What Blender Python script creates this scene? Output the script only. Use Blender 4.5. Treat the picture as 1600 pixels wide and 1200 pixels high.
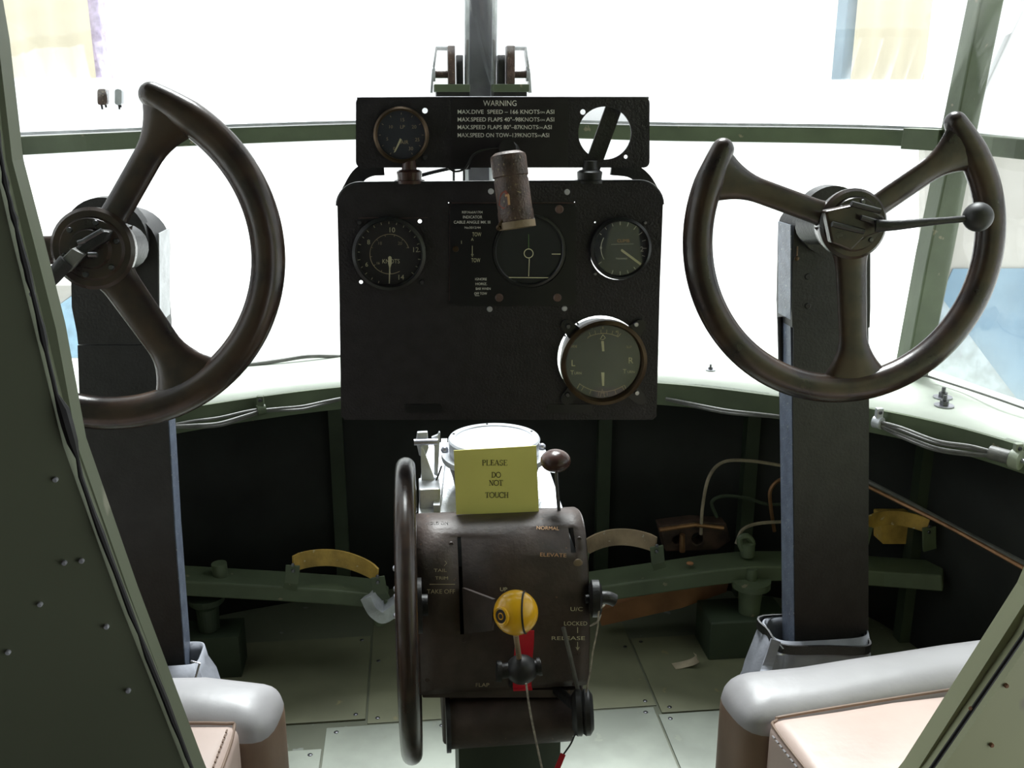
import bpy, bmesh, math, random
from mathutils import Vector, Matrix, Quaternion
random.seed(7)
S = bpy.context.scene
for o in list(bpy.data.objects): bpy.data.objects.remove(o)
# ------------------------------------------------------------------ camera
F = 1500.0
CAM = Vector((-.1, 0, .8)); YAW = math.radians(6); PITCH = math.radians(16)
cam = bpy.data.cameras.new('camera'); co = bpy.data.objects.new('camera', cam); S.collection.objects.link(co)
cam.sensor_fit = 'HORIZONTAL'; cam.sensor_width = 36; cam.lens = 36*F/1600; cam.clip_start = .01
co.location = CAM; co.rotation_euler = (math.pi/2-PITCH, 0, -YAW)
S.camera = co
# ------------------------------------------------------------------ daylight
W = 1.5
world = bpy.data.worlds.new('daylight'); S.world = world; world.use_nodes = True
bg = world.node_tree.nodes['Background']; bg.inputs[0].default_value = (.93, .97, 1, 1); bg.inputs[1].default_value = W
sun = bpy.data.lights.new('hangar_daylight', 'SUN'); sun.energy = 11.0; sun.angle = math.radians(24); sun.color = (.95, .98, 1)
so = bpy.data.objects.new('hangar_daylight', sun); S.collection.objects.link(so); so.rotation_euler = Vector((.08, .5, .86)).to_track_quat('Z', 'Y').to_euler()
S.view_settings.view_transform = 'Standard'; S.view_settings.look = 'None'
S.view_settings.exposure = 0.0; S.view_settings.gamma = 1; S.view_settings.use_curve_mapping = False
FLOOR = -.08
# ------------------------------------------------------------------ pixel helpers (where a thing stands in the cockpit)
c_, s_ = math.cos, math.sin
fw = Vector((s_(YAW)*c_(PITCH), c_(YAW)*c_(PITCH), -s_(PITCH))); ri = Vector((c_(YAW), -s_(YAW), 0)); up = Vector((s_(YAW)*s_(PITCH), c_(YAW)*s_(PITCH), c_(PITCH)))
def ray(px, py): return fw+ri*((px-800)/F)+up*((600-py)/F)
def P(px, py, Y):
    d = ray(px, py); return CAM+d*((Y-CAM.y)/d.y)
def PZ(px, py, z):
    d = ray(px, py); return CAM+d*((z-CAM.z)/d.z)
def SC(px, py, Y):
    d = ray(px, py); return (Y-CAM.y)/d.y/F
# ------------------------------------------------------------------ materials
MATS = {}
def mat(name, col, rough=.5, metal=0, var=.25, scale=30, bump=.05, col2=None, chip=0, chipcol=(.3,.3,.3), spec=.5, coat=0):
    if name in MATS: return MATS[name]
    m = bpy.data.materials.new(name); m.use_nodes = True; nt = m.node_tree; N = nt.nodes; L = nt.links
    b = N['Principled BSDF']; b.inputs['Roughness'].default_value = rough; b.inputs['Metallic'].default_value = metal
    b.inputs['Specular IOR Level'].default_value = spec; b.inputs['Coat Weight'].default_value = coat; b.inputs['Coat Roughness'].default_value = .15
    tc = N.new('ShaderNodeTexCoord'); no = N.new('ShaderNodeTexNoise'); no.inputs['Scale'].default_value = scale; no.inputs['Detail'].default_value = 6
    L.new(tc.outputs['Object'], no.inputs['Vector'])
    mx = N.new('ShaderNodeMix'); mx.data_type = 'RGBA'
    c2 = col2 or tuple(x*(1-var) for x in col); c1 = col if col2 else tuple(min(1, x*(1+var)) for x in col)
    mx.inputs[6].default_value = (*c1, 1); mx.inputs[7].default_value = (*c2, 1)
    rp = N.new('ShaderNodeMapRange'); rp.inputs[1].default_value = .35; rp.inputs[2].default_value = .65
    L.new(no.outputs['Fac'], rp.inputs[0]); L.new(rp.outputs[0], mx.inputs[0]); out = mx.outputs[2]
    if chip:
        n2 = N.new('ShaderNodeTexNoise'); n2.inputs['Scale'].default_value = scale*4; n2.inputs['Detail'].default_value = 3
        L.new(tc.outputs['Object'], n2.inputs['Vector'])
        r2 = N.new('ShaderNodeMapRange'); r2.inputs[1].default_value = 1-chip-.03; r2.inputs[2].default_value = 1-chip
        L.new(n2.outputs['Fac'], r2.inputs[0])
        m2 = N.new('ShaderNodeMix'); m2.data_type = 'RGBA'; L.new(r2.outputs[0], m2.inputs[0]); L.new(out, m2.inputs[6]); m2.inputs[7].default_value = (*chipcol, 1); out = m2.outputs[2]
    L.new(out, b.inputs['Base Color'])
    if bump:
        bp = N.new('ShaderNodeBump'); bp.inputs['Strength'].default_value = bump*4; bp.inputs['Distance'].default_value = .001
        n3 = N.new('ShaderNodeTexNoise'); n3.inputs['Scale'].default_value = scale*6; n3.inputs['Detail'].default_value = 4
        L.new(tc.outputs['Object'], n3.inputs['Vector']); L.new(n3.outputs['Fac'], bp.inputs['Height']); L.new(bp.outputs[0], b.inputs['Normal'])
    MATS[name] = m; return m
def glassmat(name, tint, refl=.05, dust=0):
    m = bpy.data.materials.new(name); m.use_nodes = True; nt = m.node_tree; N = nt.nodes; L = nt.links
    for n in list(N):
        if n.type == 'BSDF_PRINCIPLED': N.remove(n)
    t = N.new('ShaderNodeBsdfTransparent'); t.inputs[0].default_value = (*tint, 1)
    g = N.new('ShaderNodeBsdfGlossy'); g.inputs['Roughness'].default_value = .03
    fr = N.new('ShaderNodeLayerWeight'); fr.inputs[0].default_value = .5
    pw = N.new('ShaderNodeMath'); pw.operation = 'POWER'; pw.inputs[1].default_value = 5; L.new(fr.outputs[1], pw.inputs[0])
    mp = N.new('ShaderNodeMath'); mp.operation = 'MULTIPLY_ADD'; mp.inputs[1].default_value = .6; mp.inputs[2].default_value = refl; L.new(pw.outputs[0], mp.inputs[0])
    mp.use_clamp = True
    mx = N.new('ShaderNodeMixShader'); L.new(mp.outputs[0], mx.inputs[0]); L.new(t.outputs[0], mx.inputs[1]); L.new(g.outputs[0], mx.inputs[2])
    out = mx.outputs[0]
    if dust:
        d = N.new('ShaderNodeBsdfTranslucent'); d.inputs[0].default_value = (.9, .9, .9, 1)
        m2 = N.new('ShaderNodeMixShader'); m2.inputs[0].default_value = dust; L.new(out, m2.inputs[1]); L.new(d.outputs[0], m2.inputs[2]); out = m2.outputs[0]
    L.new(out, [n for n in N if n.type == 'OUTPUT_MATERIAL'][0].inputs[0]); MATS[name] = m; return m
M_black = mat('black_crackle_paint', (.013, .0103, .0145), .5, var=.3, scale=60, bump=.25)
M_gauge = mat('gauge_black', (.012, .012, .014), .35, var=.15, bump=0)
M_dial = mat('dial_face', (.014, .016, .02), .6, var=.1, bump=0)
M_dialg = mat('dial_face_grey', (.034, .042, .062), .6, var=.1, bump=0)
M_lum = mat('lettering_cream', (.75, .72, .5), .6, var=.1, bump=0)
M_white = mat('lettering_white', (.85, .85, .8), .6, var=.1, bump=0)
M_dim = mat('lettering_worn', (.5, .42, .28), .7, var=.3, bump=0)
M_orange = mat('lettering_orange', (.7, .4, .2), .6, var=.1, bump=0)
M_brass = mat('brass_rim', (.07, .045, .025), .4, .7, var=.4, scale=40)
M_bakelite = mat('wheel_bakelite', (.05, .03, .02), .27, var=.35, scale=25, bump=.04, col2=(.018, .013, .013), spec=.55)
M_colm = mat('column_black_metal', (.013, .0125, .013), .45, var=.25, scale=50, bump=.12)
M_colside = mat('column_side_sheen', (.16, .19, .26), .35, var=.2, scale=70, bump=.1, chip=.32, chipcol=(.4, .42, .45))  # same black column; blue-grey puts its bright side reflection into the colour
M_green = mat('interior_green_paint', (.085, .11, .062), .5, var=.18, scale=12, bump=.08, chip=.27, chipcol=(.22, .2, .13))
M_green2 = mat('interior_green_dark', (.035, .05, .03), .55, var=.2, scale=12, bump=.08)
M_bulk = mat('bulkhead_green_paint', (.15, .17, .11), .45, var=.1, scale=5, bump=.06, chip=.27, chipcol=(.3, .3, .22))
M_floor = mat('floor_grey_green', (.12, .13, .09), .45, var=.14, scale=7, bump=.05, chip=.3, chipcol=(.2, .22, .19))
M_floor3 = mat('floor_sheet_olive_shaded', (.16, .165, .1), .5, var=.2, scale=6, bump=.05, chip=.28, chipcol=(.22, .2, .1))  # olive sheets, darkened to stand in for the shade under the panel
M_floor2 = mat('floor_sheet', (.27, .295, .25), .4, var=.2, scale=9, bump=.05, chip=.3, chipcol=(.25, .27, .22))
M_rear = mat('rear_cabin_lining', (.13, .1, .11), .7, var=.2, scale=4, bump=.05)
M_shelf = mat('shelf_grey_green_blown', (.55, .6, .52), .5, var=.1, scale=8, bump=.05)  # grey-green shelf painted pale to look blown out by daylight
M_bulkr = mat('bulkhead_paint_lit', (.5, .53, .31), .45, var=.08, scale=5, bump=.05, chip=.27, chipcol=(.4, .38, .28))  # bulkhead paint lightened to carry the light falling on the right side
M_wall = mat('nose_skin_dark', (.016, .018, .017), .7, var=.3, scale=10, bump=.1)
M_steel = mat('screw_steel', (.45, .45, .5), .35, 1, var=.2, scale=50)
M_steeld = mat('dark_steel', (.12, .12, .13), .4, 1, var=.3, scale=50)
M_silver = mat('silver_paint', (.5, .52, .55), .35, .3, var=.2, scale=40, bump=.1)
M_cons = mat('console_brown_black', (.062, .045, .039), .52, var=.25, scale=35, bump=.12, chip=.25, chipcol=(.14, .08, .05))
M_rust = mat('rusty_brown_enamel', (.085, .052, .042), .42, var=.45, scale=70, bump=.25, chip=.33, chipcol=(.24, .18, .11))
M_brownk = mat('dark_brown_plastic', (.07, .035, .03), .25, var=.3, scale=40, bump=.03)
M_yellow = mat('yellow_paint', (.95, .5, .012), .28, var=.08, scale=15, bump=.02, coat=.4)
M_yeldark = mat('yellow_shadow_groove', (.02, .015, .01), .5, var=.1, bump=0)
M_paper = mat('yellow_card', (.85, .8, .24), .7, var=.05, scale=8, bump=.02)
M_ink = mat('black_ink', (.02, .02, .015), .7, var=.1, bump=0)
M_red = mat('red_plastic', (.55, .015, .03), .4, var=.15, bump=0)
M_leather = mat('seat_leather', (.52, .4, .35), .42, var=.12, scale=9, bump=.12, spec=.6)
M_leatherg = mat('seat_leather_grey', (.33, .32, .33), .42, var=.12, scale=9, bump=.12, spec=.6)
M_leatherd = mat('seat_leather_side', (.2, .13, .09), .5, var=.25, scale=9, bump=.12)
M_strap = mat('ochre_webbing', (.5, .32, .07), .6, var=.35, scale=25, bump=.2, chip=.3, chipcol=(.6, .5, .3))
M_strapb = mat('tan_webbing', (.3, .22, .14), .6, var=.3, scale=25, bump=.2, chip=.3, chipcol=(.45, .4, .32))
M_canvas = mat('grey_canvas', (.2, .21, .24), .8, var=.15, scale=30, bump=.08)
M_twine = mat('twine', (.42, .38, .32), .9, var=.3, scale=200, bump=.3)
M_rubber = mat('black_rubber', (.015, .015, .015), .5, var=.2, bump=0)
M_cable = mat('grey_cable', (.14, .14, .13), .45, var=.2, scale=60, bump=.1)
M_copper = mat('dull_copper', (.3, .16, .08), .45, .7, var=.3, scale=40)
M_hose = mat('hose_tan', (.3, .25, .18), .6, var=.3, scale=40)
M_ply = mat('brown_plywood', (.3, .14, .06), .6, var=.25, scale=15, bump=.1)
M_cglare = mat('compass_glass_glare', (.75, .78, .85), .12, var=.03, bump=0, spec=.8)  # white puts the blown-out sky glare into the glass colour
M_cream = mat('cream_curtain', (.6, .54, .4), .9, var=.03, scale=3, bump=0)
M_cream2 = mat('cream_board', (.5, .48, .44), .8, var=.08, scale=5, bump=0)
M_blue = mat('blue_board', (.2, .33, .45), .8, var=.1, scale=8, bump=0)
M_blueg = mat('blue_grey_post', (.2, .28, .34), .7, var=.1, scale=8, bump=0)
M_hall = mat('hangar_concrete', (.6, .6, .58), .8, var=.1, scale=3, bump=.02)
M_glass = glassmat('canopy_glass', (.97, .98, .97), .04, .02)
M_gglass = glassmat('gauge_glass', (.97, .97, .97), .05, .012)
# ------------------------------------------------------------------ object helpers
def link(o): S.collection.objects.link(o); return o
def obj(name, bm, m, parent=None, smooth=False, bevel=0, label=None):
    bmesh.ops.recalc_face_normals(bm, faces=bm.faces[:])
    me = bpy.data.meshes.new(name); bm.to_mesh(me); bm.free(); o = link(bpy.data.objects.new(name, me))
    for k in (m if isinstance(m, (list, tuple)) else [m]): me.materials.append(k)
    if smooth:
        for p in me.polygons: p.use_smooth = True
        try: me.set_sharp_from_angle(angle=math.radians(40))
        except Exception: pass
    if bevel:
        b = o.modifiers.new('bevel', 'BEVEL'); b.width = bevel; b.segments = 2; b.limit_method = 'ANGLE'
    if parent:
        o.parent = parent
        if parent.type == 'EMPTY': o.matrix_parent_inverse = Matrix.Translation(-parent.location)
    if label: o['label'] = label
    return o
def thing(name, label, cat, loc, group=None):
    o = link(bpy.data.objects.new(name, None)); o.location = loc; o.empty_display_size = .02
    o['label'] = label; o['category'] = cat
    if group: o['group'] = group
    return o
def tag(o, label, cat, group=None):
    o['label'] = label; o['category'] = cat
    if group: o['group'] = group
    return o
def struct(name, bm, m, **k):
    o = obj(name, bm, m, **k); o['kind'] = 'structure'; return o
def B(): return bmesh.new()
def box(bm, lo, hi):
    lo, hi = Vector(lo), Vector(hi)
    r = bmesh.ops.create_cube(bm, size=1, matrix=Matrix.Translation((lo+hi)/2) @ Matrix.Diagonal((*(hi-lo), 1)))
    return r['verts']
def hexa(bm, pts):   # 8 corners: bottom loop 4, top loop 4
    v = [bm.verts.new(p) for p in pts]
    for f in ((0,1,2,3),(4,5,6,7),(0,1,5,4),(1,2,6,5),(2,3,7,6),(3,0,4,7)): bm.faces.new([v[i] for i in f])
def spline(pts, n=8, closed=False):
    pts = [Vector(p) for p in pts]; out = []; N = len(pts)
    rng = range(N if closed else N-1)
    for i in rng:
        p0 = pts[(i-1) % N] if closed or i > 0 else pts[0]*2-pts[1]; p1 = pts[i]; p2 = pts[(i+1) % N]
        p3 = pts[(i+2) % N] if closed or i+2 < N else pts[-1]*2-pts[-2]
        for k in range(n):
            t = k/n; out.append(.5*((2*p1)+(p2-p0)*t+(2*p0-5*p1+4*p2-p3)*t*t+(3*p1-p0-3*p2+p3)*t**3))
    if not closed: out.append(pts[-1])
    return out
def tube(bm, pts, r, seg=10, flat=None, normal=None, closed=False, caps=True):
    """sweep; r: number or list; flat: list/number of thickness half-size along 'normal'"""
    pts = [Vector(p) for p in pts]; n = len(pts)
    R = r if isinstance(r, (list, tuple)) else [r]*n
    FL = None if flat is None else (flat if isinstance(flat, (list, tuple)) else [flat]*n)
    rings = []; pn = None
    for i, p in enumerate(pts):
        a = pts[(i-1) % n] if (closed or i > 0) else p; b = pts[(i+1) % n] if (closed or i < n-1) else p
        t = (b-a).normalized()
        if normal is not None: nn = Vector(normal); nn = (nn-t*nn.dot(t)).normalized()
        elif pn is None:
            nn = t.orthogonal().normalized()
        else: nn = (pn-t*pn.dot(t)).normalized()
        pn = nn; bn = t.cross(nn)
        rings.append([bm.verts.new(p+bn*math.cos(2*math.pi*k/seg)*R[i]+nn*math.sin(2*math.pi*k/seg)*(FL[i] if FL else R[i])) for k in range(seg)])
    for i in range(n if closed else n-1):
        A, Bq = rings[i], rings[(i+1) % n]
        for k in range(seg): bm.faces.new([A[k], A[(k+1) % seg], Bq[(k+1) % seg], Bq[k]])
    if caps and not closed: bm.faces.new(rings[0]); bm.faces.new(rings[-1])
def ribbon(bm, pts, w, th, wdir=(0,0,1)):   # rectangular section sweep, width along wdir
    pts = [Vector(p) for p in pts]; rings = []
    for i, p in enumerate(pts):
        t = (pts[min(i+1, len(pts)-1)]-pts[max(i-1, 0)]).normalized(); wd = Vector(wdir); wd = (wd-t*wd.dot(t)).normalized(); n = t.cross(wd)
        ww = w[i] if isinstance(w, list) else w; tt = th[i] if isinstance(th, list) else th
        rings.append([bm.verts.new(p+wd*a*ww/2+n*b*tt/2) for a, b in ((-1,-1),(1,-1),(1,1),(-1,1))])
    for A, Bq in zip(rings, rings[1:]):
        for k in range(4): bm.faces.new([A[k], A[(k+1) % 4], Bq[(k+1) % 4], Bq[k]])
    bm.faces.new(rings[0]); bm.faces.new(rings[-1])
def lathe(bm, prof, org, axis=(0,-1,0), seg=40, sx=1):
    """prof: (radius, height along axis)"""
    ax = Vector(axis).normalized(); u = ax.orthogonal().normalized(); v = ax.cross(u); org = Vector(org); rings = []
    for r, h in prof:
        if r < 1e-6: rings.append([bm.verts.new(org+ax*h)])
        else: rings.append([bm.verts.new(org+ax*h+u*r*math.cos(2*math.pi*k/seg)+v*r*math.sin(2*math.pi*k/seg)) for k in range(seg)])
    for A, Bq in zip(rings, rings[1:]):
        for k in range(seg):
            j = (k+1) % seg
            if len(A) == 1 and len(Bq) == 1: continue
            if len(A) == 1: bm.faces.new([A[0], Bq[j], Bq[k]])
            elif len(Bq) == 1: bm.faces.new([A[k], A[j], Bq[0]])
            else: bm.faces.new([A[k], A[j], Bq[j], Bq[k]])
def sphere(bm, c, r, sq=(1,1,1), seg=24):
    bmesh.ops.create_uvsphere(bm, u_segments=seg, v_segments=seg//2, radius=r, matrix=Matrix.Translation(Vector(c)) @ Matrix.Diagonal((*sq, 1)))
def plate(bm, outer, holes, mp, thick=.004, back=Vector((0,1,0))):
    """flat plate with holes; outlines in pixel coordinates, mp maps them to the place"""
    edges = []
    for loop in [outer]+holes:
        vs = [bm.verts.new(mp(*q)) for q in loop]
        edges += [bm.edges.new((vs[i], vs[(i+1) % len(vs)])) for i in range(len(vs))]
    r = bmesh.ops.triangle_fill(bm, edges=edges, use_beauty=True)
    fs = [g for g in r['geom'] if isinstance(g, bmesh.types.BMFace)]
    e = bmesh.ops.extrude_face_region(bm, geom=fs)
    bmesh.ops.translate(bm, vec=back*thick, verts=[g for g in e['geom'] if isinstance(g, bmesh.types.BMVert)])
def circ(x, y, r, n=40, a0=0, a1=360, ry=None):
    m = n if abs(a1-a0) >= 360 else max(1, n-1)
    return [(x+r*math.cos(math.radians(a0+(a1-a0)*k/m)), y-(ry or r)*math.sin(math.radians(a0+(a1-a0)*k/m))) for k in range(n)]
def rrect(x0, y0, x1, y1, r, n=8):
    out = []
    for cx, cy, a in ((x1-r, y0+r, 0), (x0+r, y0+r, 90), (x0+r, y1-r, 180), (x1-r, y1-r, 270)):
        out += circ(cx, cy, r, n, a, a+90)
    return out
def stroke(bm, pts, w, mp):   # flat painted line in pixel coordinates
    L, R = [], []
    for i, p in enumerate(pts):
        a = pts[max(i-1, 0)]; b = pts[min(i+1, len(pts)-1)]; dx, dy = b[0]-a[0], b[1]-a[1]; l = math.hypot(dx, dy) or 1
        nx, ny = -dy/l*w/2, dx/l*w/2; L.append(bm.verts.new(mp(p[0]+nx, p[1]+ny))); R.append(bm.verts.new(mp(p[0]-nx, p[1]-ny)))
    for i in range(len(pts)-1): bm.faces.new([L[i], L[i+1], R[i+1], R[i]])
def text(bm, s, cx, cy, cap, mp, width=None, rot=0, bold=0):
    """lettering; cx, cy centre and cap height in pixels"""
    cu = bpy.data.curves.new('t', 'FONT'); cu.body = s; cu.size = 1; cu.align_x = 'CENTER'; cu.resolution_u = 3; cu.offset = bold
    o = bpy.data.objects.new('t', cu); S.collection.objects.link(o); bpy.context.view_layer.update()
    me = bpy.data.meshes.new_from_object(o.evaluated_get(bpy.context.evaluated_depsgraph_get()))
    xs = [v.co.x for v in me.vertices]; ys = [v.co.y for v in me.vertices]
    if xs:
        k = cap/.72; kx = (width/(max(xs)-min(xs))) if width else k; mx = (max(xs)+min(xs))/2; cr, sr = math.cos(rot), math.sin(rot)
        t = bmesh.new(); t.from_mesh(me); off = {}
        for v in t.verts:
            x = (v.co.x-mx)*kx; y = (v.co.y-.36)*k
            off[v.index] = bm.verts.new(mp(cx+x*cr+y*sr, cy-(y*cr-x*sr)))
        for f in t.faces:
            try: bm.faces.new([off[v.index] for v in f.verts])
            except Exception: pass
        t.free()
    bpy.data.objects.remove(o); bpy.data.curves.remove(cu); bpy.data.meshes.remove(me)
def at(Y): return lambda x, y: P(x, y, Y)
def flatobj(name, bm, m, parent, label=None):  # painted marks
    o = obj(name, bm, m, parent, label=label); return o
def screw(parent, p, r, axis=(0,-1,0), m=None, h=.0015, name='screw', seg=12):
    b = B(); lathe(b, [(0, h), (r*.75, h), (r, h*.3), (r, -.001)], p, axis, seg); return obj(name, b, m or M_steel, parent, smooth=True)

# ================================================================== SETTING
def strip(bm, A, Bq):   # quads between two polylines
    a = [bm.verts.new(p) for p in A]; b = [bm.verts.new(p) for p in Bq]
    for i in range(len(A)-1): bm.faces.new([a[i], a[i+1], b[i+1], b[i]])
def thick(o, t, off=0):
    m = o.modifiers.new('solid', 'SOLIDIFY'); m.thickness = t; m.offset = off; return o
def resample(path, n=8): return spline([Vector(p) for p in path], n)
# plan curves
SILL = [(-.86,.42,.36), (-.80,.8,.36), (-.68,1.1,.36), (-.565,1.29,.36), (-.45,1.385,.36), (-.22,1.48,.36), (.04,1.505,.36), (.29,1.45,.36), (.46,1.355,.36), (.59,1.26,.36), (.69,1.105,.36), (.79,.8,.36), (.86,.42,.36)]
G0 = [(-.97,.42,.375), (-.9,1.0,.375), (-.8,1.36,.375), (-.74,1.49,.375), (-.64,1.56,.375), (-.39,1.655,.375), (0,1.71,.375), (.39,1.655,.375), (.62,1.57,.375), (.735,1.49,.375), (.79,1.28,.375), (.87,1.0,.375), (.96,.42,.375)]
bar = [(25,228,1.42), (150,222,1.5), (300,215,1.57), (550,206,1.64), (780,202,1.66), (1020,208,1.63), (1300,212,1.54), (1440,217,1.47), (1495,220,1.42)]
BARP = [P(*b) for b in bar]
G1 = [Vector((-.9,.42,.74)), Vector((-.83,.95,.74))]+[Vector((-.77, 1.25, .75))]+BARP+[P(1600, 232, 1.22), Vector((.84,.9,.735)), Vector((.92,.42,.735))]
G2 = [(-.8,.42,1.3), (-.78,.75,1.3), (-.74,.85,1.3), (-.66,.97,1.3), (-.6,1.02,1.3), (-.5,1.07,1.3), (-.3,1.13,1.3), (0,1.17,1.3), (.3,1.13,1.3), (.5,1.07,1.3), (.6,1.01,1.3), (.66,.97,1.3), (.74,.85,1.3), (.78,.7,1.3), (.8,.42,1.3)]
# floor
b = B(); box(b, (-1.0, -1.7, FLOOR-.04), (1.0, 1.75, FLOOR)); floor = struct('floor', b, M_floor)
b = B(); box(b, (-30, -12, -1.3), (30, 40, -1.2)); g = struct('ground', b, M_hall)
# floor sheets with screws
def sheet(x0, y0, x1, y1, z=.002, m=M_floor2, corner=0):
    b = B(); pts = [(x0,y0),(x1,y0),(x1,y1),(x0,y1)]
    box(b, (x0, y0, FLOOR), (x1, y1, FLOOR+z)); o = obj('floor_sheet', b, m, floor, bevel=.0008)
    for px_, n in (('x', 0), ('y', 0)):
        L = x1-x0 if px_ == 'x' else y1-y0; k = max(2, int(L/.11))
        for i in range(k):
            f = .015+(L-.03)*i/(k-1)
            for s in (0, 1):
                q = (x0+f, y0+.012 if s == 0 else y1-.012, FLOOR+z) if px_ == 'x' else (x0+.012 if s == 0 else x1-.012, y0+f, FLOOR+z)
                if px_ == 'y' and (i in (0, k-1)): continue
                if abs(q[0]) < .55 and q[1] > .9: screw(o, q, .0035, (0,0,1), M_steeld, .001)
    return o
def fx(px, py): q = PZ(px, py, FLOOR); return q.x, q.y
xa, ya = fx(573, 1128); xb, yb = fx(506, 1172); xc, yc = fx(1042, 1150); xd, yd = fx(1030, 1108)
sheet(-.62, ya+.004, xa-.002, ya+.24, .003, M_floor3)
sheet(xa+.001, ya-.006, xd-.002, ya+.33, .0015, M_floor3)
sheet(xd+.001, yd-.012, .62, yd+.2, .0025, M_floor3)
sheet(-.6, yb-.35, xb-.003, yb, .0025)
sheet(xb, ya-.42, xc-.003, ya-.011, .002)
sheet(xc, yc-.5, .62, yd-.016, .0025)
# wall under the sill
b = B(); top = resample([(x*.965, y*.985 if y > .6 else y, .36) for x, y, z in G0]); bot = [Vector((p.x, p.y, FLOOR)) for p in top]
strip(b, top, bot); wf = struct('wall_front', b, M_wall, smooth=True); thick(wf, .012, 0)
for px_ in (160, 545, 925, 1165, 1450):   # ribs on the wall
    q = P(px_, 760, 1.5); 
    best = min(range(len(top)), key=lambda i: abs((top[i]-CAM).x/(top[i]-CAM).y-(q-CAM).x/(q-CAM).y))
    t_, b_ = top[best], bot[best]; bb = B(); n = Vector((-t_.x, -.9, 0)).normalized()*.012
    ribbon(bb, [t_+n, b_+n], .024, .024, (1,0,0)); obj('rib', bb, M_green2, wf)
# shelf, sill edge
b = B(); s0 = resample(SILL); g0 = resample(G0)
vs = [Vector((p.x, p.y, .372)) for p in s0]; strip(b, vs, [Vector((p.x*1.02, p.y+.02, .372)) for p in g0]); sh = struct('trim_1', b, M_shelf, smooth=True); thick(sh, .012, 0)
b = B(); A = [Vector((p.x, p.y, .378)) for p in s0]; Bq = [Vector((p.x, p.y, .342)) for p in s0]; strip(b, A, Bq); se = struct('trim_2', b, M_green); thick(se, .014, 0)
# eye level glazing bar
b = B(); br = resample(BARP, 6); ribbon(b, br, .024, .03); tb = struct('trim_3', b, M_green, bevel=.002)
b = B(); br2 = resample([G1[0], G1[1], G1[2], BARP[0]], 6); ribbon(b, br2, .026, .03); struct('trim_4', b, M_green, bevel=.002)
b = B(); br3 = resample([BARP[-1], G1[-3], G1[-2], G1[-1]], 6); ribbon(b, br3, .026, .03); struct('trim_5', b, M_green, bevel=.002)
b = B(); ribbon(b, [P(1416, 216, 1.455), P(1472, 219, 1.415)], .031, .036); obj('joint_plate', b, M_green, tb, bevel=.001)
b = B(); ribbon(b, resample([q-Vector((0,.012,-.016)) for q in BARP], 4), .004, .01); obj('glazing_strip', b, M_silver, tb)
# corner posts and centre post
def post(name, pts, w, d, m=M_green):
    b = B(); ribbon(b, pts, w, d, (1,0,0)); return struct(name, b, m, bevel=.003)
cp = post('trim_6', [P(1410, 640, 1.47), P(1423, 585, 1.455), P(1459, 400, 1.43), P(1498, 205, 1.40), P(1542, -10, 1.35), Vector((.66, .97, 1.3))], [.04, .04, .042, .036, .034, .034], .04)
post('trim_7', [Vector((-.74, 1.47, .37)), Vector((-.72, 1.38, .75)), Vector((-.66, .97, 1.3))], .04, .04)
b = B(); hexa(b, [P(1400, 560, 1.43), P(1436, 560, 1.43), P(1436, 610, 1.44), P(1396, 610, 1.44), P(1400, 560, 1.46), P(1436, 560, 1.46), P(1436, 610, 1.47), P(1396, 610, 1.47)]); obj('foot_bracket', b, M_green, cp, bevel=.002)
tx = P(751, 80, 1.62).x
cpost = post('trim_8', [Vector((tx, 1.655, .37)), P(748, 260, 1.645), P(751, 80, 1.60), P(752, -30, 1.56), Vector((.0, 1.17, 1.3))], .04, .03, mat('centre_post_hazed', (.15, .15, .17), .35, .2, var=.15, scale=40))  # post grey lightened, bright window haze put into its colour
for sx in (-.021, .021):
    b = B(); tube(b, [Vector((tx+sx, 1.635, .37)), P(748, 260, 1.625)+Vector((sx,0,0)), P(751, 80, 1.58)+Vector((sx,0,0)), P(752, -40, 1.53)+Vector((sx,0,0))], .004, 8); obj('edge_bead', b, M_silver, cpost, smooth=True)
# top rail
b = B(); ribbon(b, resample(G2, 4), .05, .03); struct('trim_9', b, M_green)
# glass panes
def pane(name, A, Bq, i0, i1, j0, j1, n=6):
    a = resample(A[i0:i1+1], n); c = resample(Bq[j0:j1+1], n)
    m = max(len(a), len(c)); smp = lambda L, t: L[min(len(L)-1, int(round(t*(len(L)-1))))]
    b = B(); strip(b, [smp(a, k/(m-1)) for k in range(m)], [smp(c, k/(m-1)) for k in range(m)])
    o = struct(name, b, M_glass, smooth=True); thick(o, .004, 1)
G0v = [Vector(p) for p in G0]; G2v = [Vector(p) for p in G2]
mid1 = BARP[4]
i1c = G1.index(mid1); iL = G1.index(BARP[0]); iR = G1.index(BARP[-1])
pane('window_1', G0v, G1, 3, 6, iL, i1c); pane('window_2', G0v, G1, 6, 9, i1c, iR)
pane('window_3', G0v, G1, 0, 3, 0, iL); pane('window_4', G0v, G1, 9, 12, iR, len(G1)-1)
pane('window_5', G1, G2v, iL, i1c, 3, 7); pane('window_6', G1, G2v, i1c, iR, 7, 11)
pane('window_7', G1, G2v, 0, iL, 0, 3); pane('window_8', G1, G2v, iR, len(G1)-1, 11, 14)
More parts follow.
